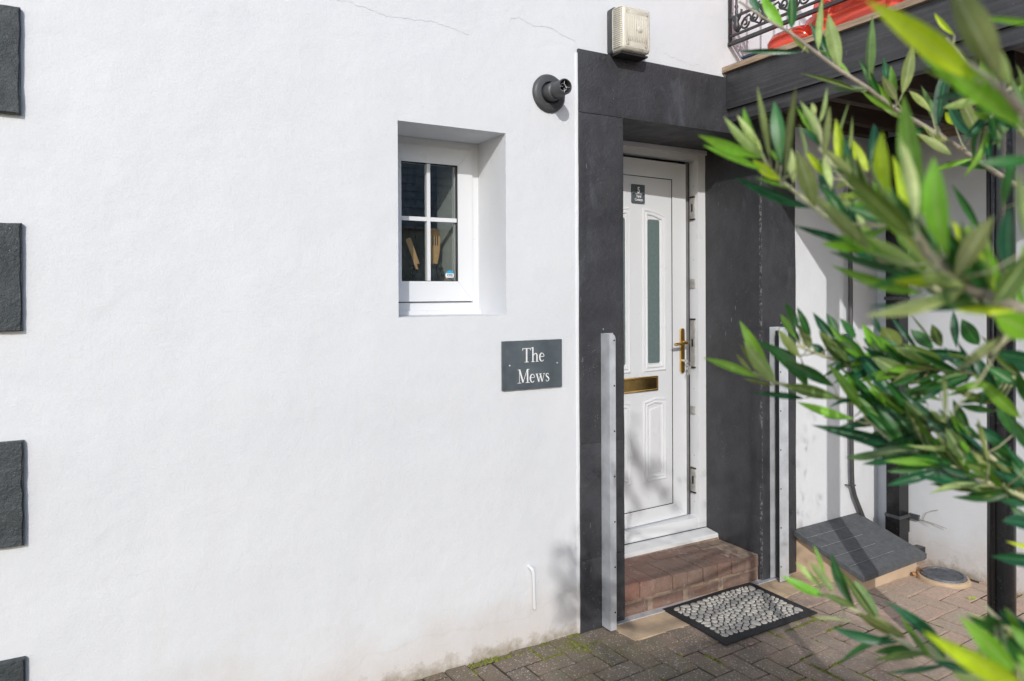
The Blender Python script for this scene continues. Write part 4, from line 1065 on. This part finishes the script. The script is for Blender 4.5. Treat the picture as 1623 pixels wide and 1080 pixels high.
# (base u, base v, tip u, tip v, width, distance, kind): kind letter + u when the pale underside faces us
TR = """1205 22 1185 -12 14 1.05 B|1241 42 1205 -8 20 1.0 G|1254 46 1253 -15 17 1.0 D|1254 54 1282 84 11 1.0 Yu|1271 83 1168 82 10 1.0 B|1297 79 1304 -8 12 1.0 Gu
1320 96 1284 36 18 1.05 B|1331 109 1313 21 24 1.0 Gu|1365 146 1268 116 9 1.0 O|1377 138 1383 24 16 1.0 Du|1365 144 1417 176 10 1.0 G|1421 160 1400 90 16 1.05 B
1420 150 1412 104 12 1.05 G|1430 150 1447 68 20 1.0 Ou|1423 163 1398 120 16 1.0 Ou|1476 178 1441 144 12 1.05 Yu|1484 198 1460 136 12 1.1 Du|1487 200 1507 93 22 1.05 B
1508 246 1452 211 15 .95 Yu|1513 198 1498 178 14 1.1 Y|1545 218 1500 160 20 1.0 B|1550 215 1518 148 22 .95 Ou|1513 56 1481 21 9 .8 Y|1527 98 1472 74 4 .8 Gu|1567 152 1451 104 12 .62 O
1545 125 1372 0 48 .40 Y|1625 205 1420 45 46 .42 G|1585 125 1505 -35 58 .38 Ou|1604 140 1572 62 22 .45 Gu|1640 36 1552 27 11 .5 G|1632 195 1528 100 30 .46 D|1645 250 1546 258 24 .5 D|1572 185 1630 207 14 .8 B
1572 184 1546 170 12 .8 D|1560 195 1552 235 5 .8 O|1208 251 1106 214 19 .72 G|1212 251 1147 185 18 .72 Gu|1208 241 1168 182 14 .73 Yu|1209 247 1179 170 15 .74 G|1220 252 1200 137 12 .70 Ou|1238 262 1227 160 23 .73 D
1244 286 1262 135 14 .66 Ou|1209 270 1113 230 14 .72 G|1238 286 1193 253 17 .72 Y|1286 330 1160 279 18 .72 B|1251 299 1195 281 6 .72 G|1258 290 1250 225 15 .7 Yu|1277 250 1266 196 6 .66 Gu
1292 330 1262 238 30 .62 Ou|1232 256 1221 237 7 .72 G|1300 225 1268 160 19 .75 Gu|1298 222 1262 168 8 .76 G|1292 182 1287 163 9 .75 Yu|1298 195 1311 138 8 .75 Gu|1305 250 1315 168 13 .66 Ou
1319 246 1346 161 4 .75 Gu|1341 255 1351 184 6 .75 Gu|1377 268 1385 196 17 .78 B|1376 272 1352 222 18 .75 Y|1412 312 1398 208 28 .50 Y|1418 312 1378 255 16 .52 Gu|1450 350 1425 215 24 .44 Yu|1460 345 1432 150 42 .47 G
1305 278 1275 238 13 .72 Y|1300 232 1266 203 9 .76 B|1325 320 1297 275 19 .72 B|1318 298 1305 240 13 .7 Gu|1362 287 1305 235 14 .68 Ou|1448 375 1330 266 42 .43 O|1385 402 1285 305 26 .54 Ou|1350 322 1325 311 6 .7 Yu
1402 352 1338 328 20 .62 D|1400 345 1345 322 18 .64 G|1368 392 1256 357 14 .72 B|1455 442 1325 375 20 .68 B|1462 432 1368 372 24 .55 Gu|1462 465 1316 420 20 .62 G|1470 455 1415 430 14 .64 D|1580 482 1372 484 17 .5 B
1612 493 1512 492 17 .45 Y|1502 405 1480 248 46 .42 G|1484 402 1470 290 26 .46 D|1556 372 1508 292 13 .65 D|1512 442 1576 342 40 .42 Ou|1575 482 1632 398 42 .42 O|1566 468 1538 398 28 .47 D|1571 472 1564 368 15 .45 Gu
1602 435 1600 325 30 .5 B|1632 395 1612 268 22 .40 Gu|1645 535 1575 500 48 .45 G|1520 440 1540 350 20 .5 G|1500 440 1470 395 18 .5 D|1450 400 1438 350 20 .5 G|1590 330 1608 250 18 .55 D
1205 600 1114 567 15 .85 G|1226 600 1172 508 20 .85 G|1229 606 1179 541 25 .83 Gu|1199 592 1172 545 9 .85 Ou|1192 590 1167 561 7 .85 Ou|1228 611 1177 600 7 .85 Ou|1275 632 1190 623 11 .85 B|1282 617 1198 540 22 .85 D
1322 613 1240 573 21 .84 D|1262 562 1202 540 10 .88 B|1266 522 1244 479 15 .86 D|1285 534 1263 486 14 .86 D|1262 537 1237 498 12 .86 G|1268 547 1238 512 13 .88 B|1284 554 1264 514 17 .85 Ou|1268 567 1233 522 17 .84 Yu
1280 617 1267 562 4 .84 O|1330 548 1288 495 17 .86 B|1327 532 1310 497 15 .86 D|1356 537 1330 504 14 .86 D|1308 567 1284 545 15 .87 B|1374 604 1335 528 33 .84 D|1422 642 1356 556 27 .82 B|1380 668 1311 576 19 .83 G
1396 658 1354 597 17 .83 D|1400 558 1366 512 19 .84 G|1399 532 1383 499 8 .87 B|1426 562 1398 518 32 .84 Ou|1455 554 1411 500 9 .85 B|1477 554 1443 522 17 .85 D|1476 538 1442 497 4 .85 O|1396 564 1368 536 13 .86 B
1341 577 1298 530 25 .85 O|1452 607 1380 565 27 .82 O|1482 612 1428 578 24 .84 D|1442 711 1286 674 21 .80 B|1352 664 1262 637 16 .82 G|1332 632 1238 611 22 .83 O|1346 665 1304 661 5 .84 B|1556 767 1424 735 27 .76 B
1547 760 1503 767 7 .78 B|1612 784 1547 771 13 .78 D|1617 663 1541 593 22 .66 G|1516 552 1511 493 14 .84 B|1552 547 1524 506 27 .84 D|1492 550 1477 514 19 .84 O|1480 552 1444 524 19 .84 D|1532 562 1440 560 21 .80 B
1515 588 1592 530 20 .5 Ou|1497 668 1495 585 9 .55 Ou|1645 572 1580 560 26 .7 B|1573 639 1503 611 15 .8 O|1492 635 1442 616 9 .82 G|1488 653 1438 655 7 .82 B|1577 652 1520 643 13 .8 D|1537 684 1510 633 17 .8 D
1567 735 1549 663 9 .7 Ou|1529 728 1498 678 28 .76 O|1539 720 1520 697 9 .76 G|1592 762 1530 735 27 .75 O|1463 702 1442 653 9 .78 Ou|1492 682 1420 664 15 .8 B|1502 704 1423 692 13 .8 B|1470 660 1425 636 14 .82 D
1640 795 1585 794 21 .75 B|1642 832 1588 826 25 .72 B|1645 868 1594 858 9 .7 Y|1645 890 1570 882 23 .72 B|1560 700 1500 660 18 .8 D|1600 710 1545 672 20 .78 B|1622 740 1570 700 20 .76 D|1605 690 1580 630 18 .76 D|1640 720 1600 660 22 .7 D
1580 620 1540 560 22 .78 B|1610 610 1560 580 20 .76 D|1640 650 1610 590 22 .7 D|1560 600 1500 570 18 .8 B|1520 620 1470 590 16 .82 D|1500 720 1450 690 14 .8 D|1550 745 1490 715 15 .78 B|1630 770 1570 745 18 .75 B|1430 690 1380 672 13 .82 B|1440 660 1390 640 14 .83 D
1470 640 1430 608 14 .83 D|1420 600 1385 560 16 .84 B|1460 590 1410 560 15 .84 D|1640 780 1600 720 18 .74 D|1645 810 1598 770 16 .76 D|1650 850 1600 800 18 .74 D
1310 946 1238 912 16 .80 G|1306 936 1261 891 12 .82 Gu|1322 940 1282 889 15 .80 Gu|1308 914 1289 863 7 .82 G|1356 966 1317 876 19 .80 D|1394 980 1354 919 20 .78 Du|1437 1012 1357 971 21 .76 Ou|1427 1018 1318 994 18 .76 B
1350 986 1286 981 3 .7 Gu|1472 1036 1384 1048 13 .72 O|1498 1045 1401 952 22 .70 B|1625 1090 1461 1000 42 .42 Y|1608 1064 1519 975 38 .45 G|1548 1068 1477 1048 14 .68 B|1502 1054 1404 1067 9 .7 B|1592 1094 1508 1064 18 .5 Gu
1645 1014 1584 968 26 .6 B|1634 1090 1600 1042 14 .5 Gu|1640 1060 1590 1010 24 .5 D|1650 1040 1600 990 22 .55 G|1360 964 1300 940 12 .79 O|1470 1040 1440 1000 10 .72 O|1650 1085 1612 1035 26 .45 G"""
olive = empty('olive_tree', (1.80, -2.12, 0), 'potted olive tree whose leafy blurred branches reach in from the right of the photo', 'tree')
branch_defs = [   # twigs: polyline of (u, v, d), radius px at start/end
 ([(1171, 2, 1.0), (1206, 26, 1.0), (1252, 52, 1.0), (1278, 72, 1.0), (1327, 109, 1.0), (1378, 142, 1.0), (1420, 174, 1.02), (1499, 221, 1.04), (1580, 275, 1.05), (1700, 350, 1.1)], .0016, .0042),
 ([(1212, 255, .73), (1235, 285, .73), (1251, 297, .73), (1286, 325, .72), (1320, 352, .70), (1380, 400, .66), (1450, 445, .62), (1540, 480, .6), (1660, 540, .6)], .0013, .004),
 ([(1298, 235, .75), (1320, 262, .74), (1365, 300, .7), (1420, 360, .62), (1480, 420, .55), (1560, 470, .52), (1680, 520, .55)], .0013, .0035),
 ([(1452, 372, .45), (1470, 402, .45), (1512, 442, .45), (1560, 468, .45), (1600, 485, .46), (1700, 520, .5)], .0028, .0048),
 ([(1195, 590, .85), (1228, 607, .85), (1262, 613, .85), (1330, 632, .84), (1400, 652, .83), (1480, 680, .8), (1560, 720, .77), (1680, 790, .75)], .0013, .004),
 ([(1262, 548, .86), (1300, 563, .86), (1345, 578, .85), (1400, 572, .85), (1480, 584, .82), (1540, 592, .8), (1680, 610, .78)], .0012, .0038),
 ([(1368, 660, .82), (1420, 706, .80), (1470, 722, .79), (1520, 745, .77), (1590, 775, .75), (1700, 820, .74)], .0014, .0035),
 ([(1300, 940, .80), (1356, 968, .79), (1400, 1000, .77), (1450, 1030, .74), (1520, 1062, .70), (1620, 1110, .66), (1720, 1150, .7)], .0013, .0035),
 ([(1500, 60, .8), (1540, 110, .78), (1590, 170, .75), (1700, 280, .8)], .0015, .004),
 ([(1530, 100, .42), (1580, 140, .42), (1640, 200, .45), (1740, 290, .55)], .0022, .0045),
 ([(1555, 250, .8), (1572, 185, .8), (1590, 150, .85), (1640, 110, .9)], .0014, .003),
 ([(1560, 960, .6), (1610, 1010, .6), (1680, 1060, .62)], .0013, .003)]
TRUNK = Vector((1.80, -2.12, 0))
bm = bmesh.new()
trunk_pts = [TRUNK+Vector((0, 0, .32)), TRUNK+Vector((.012, .01, .6)), TRUNK+Vector((-.01, .0, .95)), TRUNK+Vector((.01, .012, 1.35)), TRUNK+Vector((.03, 0, 1.8)), TRUNK+Vector((.02, .0, 2.25))]
tube(bm, trunk_pts, [.03, .026, .023, .018, .011, .004], 12); tk = link('trunk', bm, M['bark'], smooth=True); adopt(olive, tk)
bm = bmesh.new(); lathe(bm, [(.15, 0), (.17, .02), (.20, .33), (.215, .35), (.215, .37), (.19, .37), (.18, .32), (0, .31)], (TRUNK.x, TRUNK.y, -.0), 'z', 32); pt = link('planter', bm, M['terracotta'], smooth='auto'); adopt(olive, pt)
branches = []
for pts, r0, r1 in branch_defs:
    W_ = [at(u, v, d) for u, v, d in pts]; e = W_[-1]; zt = max(.75, min(2.1, e.z-.12)); tgt = Vector((TRUNK.x, TRUNK.y, zt))
    W_ += [e.lerp(tgt, .5)+Vector((0, 0, -.03)), tgt]
    bm = bmesh.new(); n_ = len(W_)
    tube(bm, W_, [r0+(r1-r0)*min(1, i/(n_-3)) + (.002 if i > n_-3 else 0) for i in range(n_)], 8)
    o = link('branch', bm, M['twig'] if r0 < .0015 else M['bark'], smooth=True); adopt(olive, o); branches.append((o, W_))
def uv_of(P):
    q = P-CAM; z = q.dot(fw)
    return (811.5+FPX*q.dot(rt)/z, CY-FPX*q.dot(up)/z) if z > .02 else (9999, 0)
RL = random.Random(11); nleaf = 0
inv_ol = Matrix.Translation(olive.location).inverted()
def put_leaf(P0, P1, width, key, under, roll):
    ax = P1-P0; L = ax.length; ax.normalize(); view = (CAM-(P0+P1)/2).normalized()
    nrm = (view - ax*view.dot(ax)).normalized()
    nrm = Matrix.Rotation(roll, 3, ax) @ nrm
    if under: nrm = -nrm
    yv = nrm.cross(ax).normalized(); me = RL.choice(LM[key])
    m = Matrix((( ax.x*L, yv.x*width, nrm.x*L, P0.x), (ax.y*L, yv.y*width, nrm.y*L, P0.y), (ax.z*L, yv.z*width, nrm.z*L, P0.z), (0, 0, 0, 1)))
    m = m @ Matrix.Diagonal((1, 1, .8, 1))
    o = bpy.data.objects.new('leaf', me); COL.objects.link(o)
    best = min(branches, key=lambda b: min((q-P0).length for q in b[1][:-2]))[0]
    o.parent = best; o.matrix_parent_inverse = Matrix.Identity(4)
    o.matrix_basis = m
    return o
for row in TR.replace('\n', '|').split('|'):
    q = row.split(); bu, bv, tu, tv, wpx, d = map(float, q[:6]); key = q[6][0]; und = q[6].endswith('u')
    Lp = math.hypot(bu-tu, bv-tv); L = Lp*d/FPX
    slope = RL.uniform(-.35, .35); slope += .15 if tu < bu else 0
    P0 = at(bu, bv, d); P1 = at(tu, tv, d+L*slope); roll = RL.uniform(-.5, .5)
    put_leaf(P0, P1, wpx*d/FPX/math.cos(roll)*(.80 if d < .6 and Lp > 80 else .90), key, und, roll); nleaf += 1
tw_bm = bmesh.new()
for row in TR.replace('\n', '|').split('|'):
    q = row.split(); P0 = at(float(q[0]), float(q[1]), float(q[5]))
    best = None
    for o_, W_ in branches:
        for a_, b_ in zip(W_[:-2], W_[1:-1]):
            ab = b_-a_; t = max(0, min(1, (P0-a_).dot(ab)/ab.length_squared)); t = min(1, t+.012/ab.length); Q = a_+ab*t; dd = (Q-P0).length
            if best is None or dd < best[0]: best = (dd, Q)
    if .002 < best[0] < .13:
        mid = P0.lerp(best[1], .5) + Vector((0, 0, -.08*best[0]))
        tube(tw_bm, [P0, mid, best[1]], [.0005, .0008, .0012], 5)
tw_o = link('side_twigs', tw_bm, M['twig'], smooth=True); adopt(olive, tw_o); tw_o['kind'] = 'stuff'
for bi, n_, r_off in ((4, 26, .035), (5, 24, .03), (6, 22, .03), (2, 7, .02), (1, 5, .02)):
    W_ = branches[bi][1]; tipdir = (W_[0]-W_[4]).normalized()
    for k in range(n_):
        if nleaf >= 299: break
        t = (.16 + .80*k/n_)*(len(W_)-3); i = int(t); P = W_[i].lerp(W_[i+1], t-i)
        side = up*RL.choice((-1, 1))*RL.uniform(.25, .9) + fw*RL.uniform(-.5, .5)
        ax = (tipdir + side).normalized(); L = RL.uniform(.045, .068)
        P0 = P + up*RL.uniform(-.012, .012); u_, v_ = uv_of(P0+ax*L)
        if u_ < 1290 or (bi in (4, 5, 6) and v_ < 520): continue
        key = RL.choice('DDDBBOG'); put_leaf(P0, P0+ax*L, RL.uniform(.008, .0125), key, RL.random() < .25, RL.uniform(-.9, .9)); nleaf += 1
bm = bmesh.new(); uvl = bm.loops.layers.uv.new('UVMap')
def stuff_leaf(P0, ax, L, W_, nrm):
    yv = nrm.cross(ax).normalized(); rows = []
    for t, h in ((0, .05), (.3, .9), (.6, 1), (.85, .55), (1, .02)): rows.append([(bm.verts.new(P0+ax*(t*L)+yv*(s*h*W_/2)+nrm*(.1*L*(t-t*t))), (s+1)/2, t) for s in (-1, 1)])
    for a_, b_ in zip(rows, rows[1:]):
        q = (a_[0], a_[1], b_[1], b_[0]); f = bm.faces.new([x[0] for x in q]); f.smooth = True
        for lp_, x in zip(f.loops, q): lp_[uvl].uv = (x[1], x[2])
fill = bmesh.new(); fuv = fill.loops.layers.uv.new('UVMap'); KEYS = 'DBGYO'
def fill_leaf(m, key, me):
    vs = [fill.verts.new(m @ v.co) for v in me.vertices]; ul = me.uv_layers[0].data
    for p in me.polygons:
        f = fill.faces.new([vs[i] for i in p.vertices]); f.smooth = True; f.material_index = KEYS.index(key)
        for lp_, li in zip(f.loops, p.loop_indices): lp_[fuv].uv = ul[li].uv
for bi, n_, pal, vmin, vmax in ((0, 16, 'DBGGOY', 0, 300), (1, 36, 'GGYYDBO', 130, 480), (2, 40, 'GGYYOD', 180, 500), (3, 16, 'GDYY', 250, 520), (4, 46, 'DDBDGO', 520, 800), (5, 44, 'DDBBGO', 500, 760), (6, 34, 'DDBGO', 620, 850), (8, 14, 'DGOB', 0, 300), (10, 16, 'DGOB', 60, 330), (7, 8, 'GDO', 860, 1090), (11, 10, 'GDY', 930, 1100)):
    W_ = branches[bi][1]; tipdir = (W_[0]-W_[4 if len(W_) > 6 else 2]).normalized()
    for k in range(n_):
        t = (.22 + .76*k/n_)*(len(W_)-3); i = int(t); P = W_[i].lerp(W_[i+1], t-i)
        side = up*RL.choice((-1, 1) if bi not in (1, 2) else (-.6, 1.4, 1))*RL.uniform(.2, .9) + fw*RL.uniform(-.6, .6)
        ax = (tipdir + side).normalized(); dist = (P-CAM).dot(fw); L = RL.uniform(.045, .075)*(1 if dist > .6 else .9)
        P0 = P + up*RL.uniform(-.005, .005) + fw*RL.uniform(-.005, .005); u_, v_ = uv_of(P0+ax*L)
        if u_ < (1300 if bi in (4, 5, 6) else 1290) or not vmin < v_ < vmax: continue
        view = (CAM-P0).normalized(); nrm = (view-ax*view.dot(ax)).normalized(); nrm = Matrix.Rotation(RL.uniform(-1.1, 1.1), 3, ax) @ nrm
        if RL.random() < .3: nrm = -nrm
        yv = nrm.cross(ax); wd_ = RL.uniform(.0075, .0115); key = RL.choice(pal)
        fill_leaf(Matrix(((ax.x*L, yv.x*wd_, nrm.x*L, P0.x), (ax.y*L, yv.y*wd_, nrm.y*L, P0.y), (ax.z*L, yv.z*wd_, nrm.z*L, P0.z), (0, 0, 0, 1))), key, RL.choice(LM[key]))
me = bpy.data.meshes.new('inner_leaves'); fill.to_mesh(me); fill.free()
for key in KEYS: me.materials.append(M['leaf'+key])
fo = bpy.data.objects.new('inner_leaves', me); COL.objects.link(fo); adopt(olive, fo); fo['kind'] = 'stuff'
cnt = 0
for k in range(9000):
    a = RL.uniform(0, 2*math.pi); r_ = RL.random()**.5*.62; z = RL.uniform(.85, 2.35)
    P = TRUNK + Vector((math.cos(a)*r_, math.sin(a)*r_*1.0, z))
    if (P-CAM).length < .30: continue
    if noise.noise(P*4.2) < .04: continue
    u, v = uv_of(P)
    if u < 1690 or (P-CAM).dot(fw) < .05 and (P-CAM).length < .5: continue
    ax = Vector((RL.gauss(0, 1), RL.gauss(0, 1), RL.gauss(.3, 1))).normalized()
    if uv_of(P+ax*.06)[0] < 1660: continue
    nr = Vector((RL.gauss(0, 1), RL.gauss(0, 1), RL.gauss(0, 1))).normalized(); nr = (nr-ax*nr.dot(ax)).normalized()
    stuff_leaf(P, ax, RL.uniform(.04, .065), RL.uniform(.009, .015), nr); cnt += 1
    if cnt > 220: break
me = bpy.data.meshes.new('foliage'); bm.to_mesh(me); bm.free(); me.materials.append(M['leafD'])
fo = bpy.data.objects.new('foliage', me); COL.objects.link(fo); adopt(olive, fo); fo['kind'] = 'stuff'

# ------------------------------------------------------------------ yard tree behind the camera, whose shade dapples the paving and the wall foot
yt = empty('yard_tree', (-3.0, -8.6, 0), 'leafy yard tree behind the camera that casts soft dappled shade on the paving', 'tree')
bm = bmesh.new(); tube(bm, [(-3.0, -8.6, -.1), (-2.95, -8.6, 1.2), (-2.8, -8.5, 2.4), (-2.5, -8.3, 3.4)], [.14, .11, .09, .05], 12)
for k in range(9):
    a = k*.7; tube(bm, [(-2.8, -8.5, 2.4+k*.1), (-2.6+math.cos(a)*.3, -8.3+math.sin(a)*.3, 3.1+k*.08), (-2.4+math.cos(a)*.8, -8.1+math.sin(a)*.8, 3.7+.1*k)], [.04, .025, .008], 7)
tk = link('trunk', bm, M['bark'], smooth=True); adopt(yt, tk)
bm = bmesh.new(); uvl = bm.loops.layers.uv.new('UVMap'); cnt = 0
for k in range(60000):
    # aim the crown by where its shade lands: a band along the foot of the wall and over the near paving
    gx, gy, t = RL.uniform(1.0, 2.95), RL.uniform(-2.0, -.02), RL.uniform(6.2, 8.2)
    G_ = Vector((gx, gy, 0)) - Vector((.58, 1, -.59))*t
    dens = noise.noise(Vector((gx*2.3, gy*2.3, 5))) + .45*noise.noise(Vector((gx*6, gy*6, t)))
    edge = min(1, (gx-.9)/.5) * min(1, max(0, (2.95-gx)/.5)) * min(1, max(0, (-.22-gy)/.25))
    if RL.random() > max(0, .34+dens*1.3)*edge: continue
    ax = Vector((RL.gauss(0, 1), RL.gauss(0, 1), RL.gauss(-.2, 1))).normalized(); nr = Vector((RL.gauss(0, 1), RL.gauss(0, 1), RL.gauss(.6, 1))).normalized(); nr = (nr-ax*nr.dot(ax)).normalized()
    stuff_leaf(G_, ax, RL.uniform(.05, .09), RL.uniform(.025, .045), nr); cnt += 1
    if cnt > 4200: break
for y_, x0, z0, x1, z1, n_, sp_ in ((0, 1.77, .44, 1.90, .31, 9, .018), (0, 1.80, .31, 1.90, .17, 10, .02), (0, 1.76, .20, 1.90, .10, 9, .02), (.45, 2.55, .82, 2.68, .50, 16, .02),
                                 (.45, 2.64, .66, 2.86, .34, 15, .022), (.45, 2.45, .62, 2.60, .36, 10, .02), (0, 1.92, .50, 2.12, .25, 12, .03), (.2, 3.088, .55, 3.088, .25, 7, .04)):
    for k in range(n_):
        q = k/n_; t = RL.uniform(5.6, 6.3)
        P = Vector((x0+(x1-x0)*q+RL.gauss(0, sp_), y_, z0+(z1-z0)*q+RL.gauss(0, sp_))) - Vector((.58, 1, -.59))*t
        ax = Vector((RL.gauss(.5, .4), RL.gauss(0, .3), RL.gauss(-.8, .4))).normalized(); nr = Vector((RL.gauss(-.5, .5), RL.gauss(-1, .4), RL.gauss(.5, .5))).normalized(); nr = (nr-ax*nr.dot(ax)).normalized()
        stuff_leaf(P, ax, RL.uniform(.07, .11), RL.uniform(.03, .045), nr)
me = bpy.data.meshes.new('crown'); bm.to_mesh(me); bm.free(); me.materials.append(M['leafD'])
cr = bpy.data.objects.new('crown', me); COL.objects.link(cr); adopt(yt, cr)
bpy.context.view_layer.update()
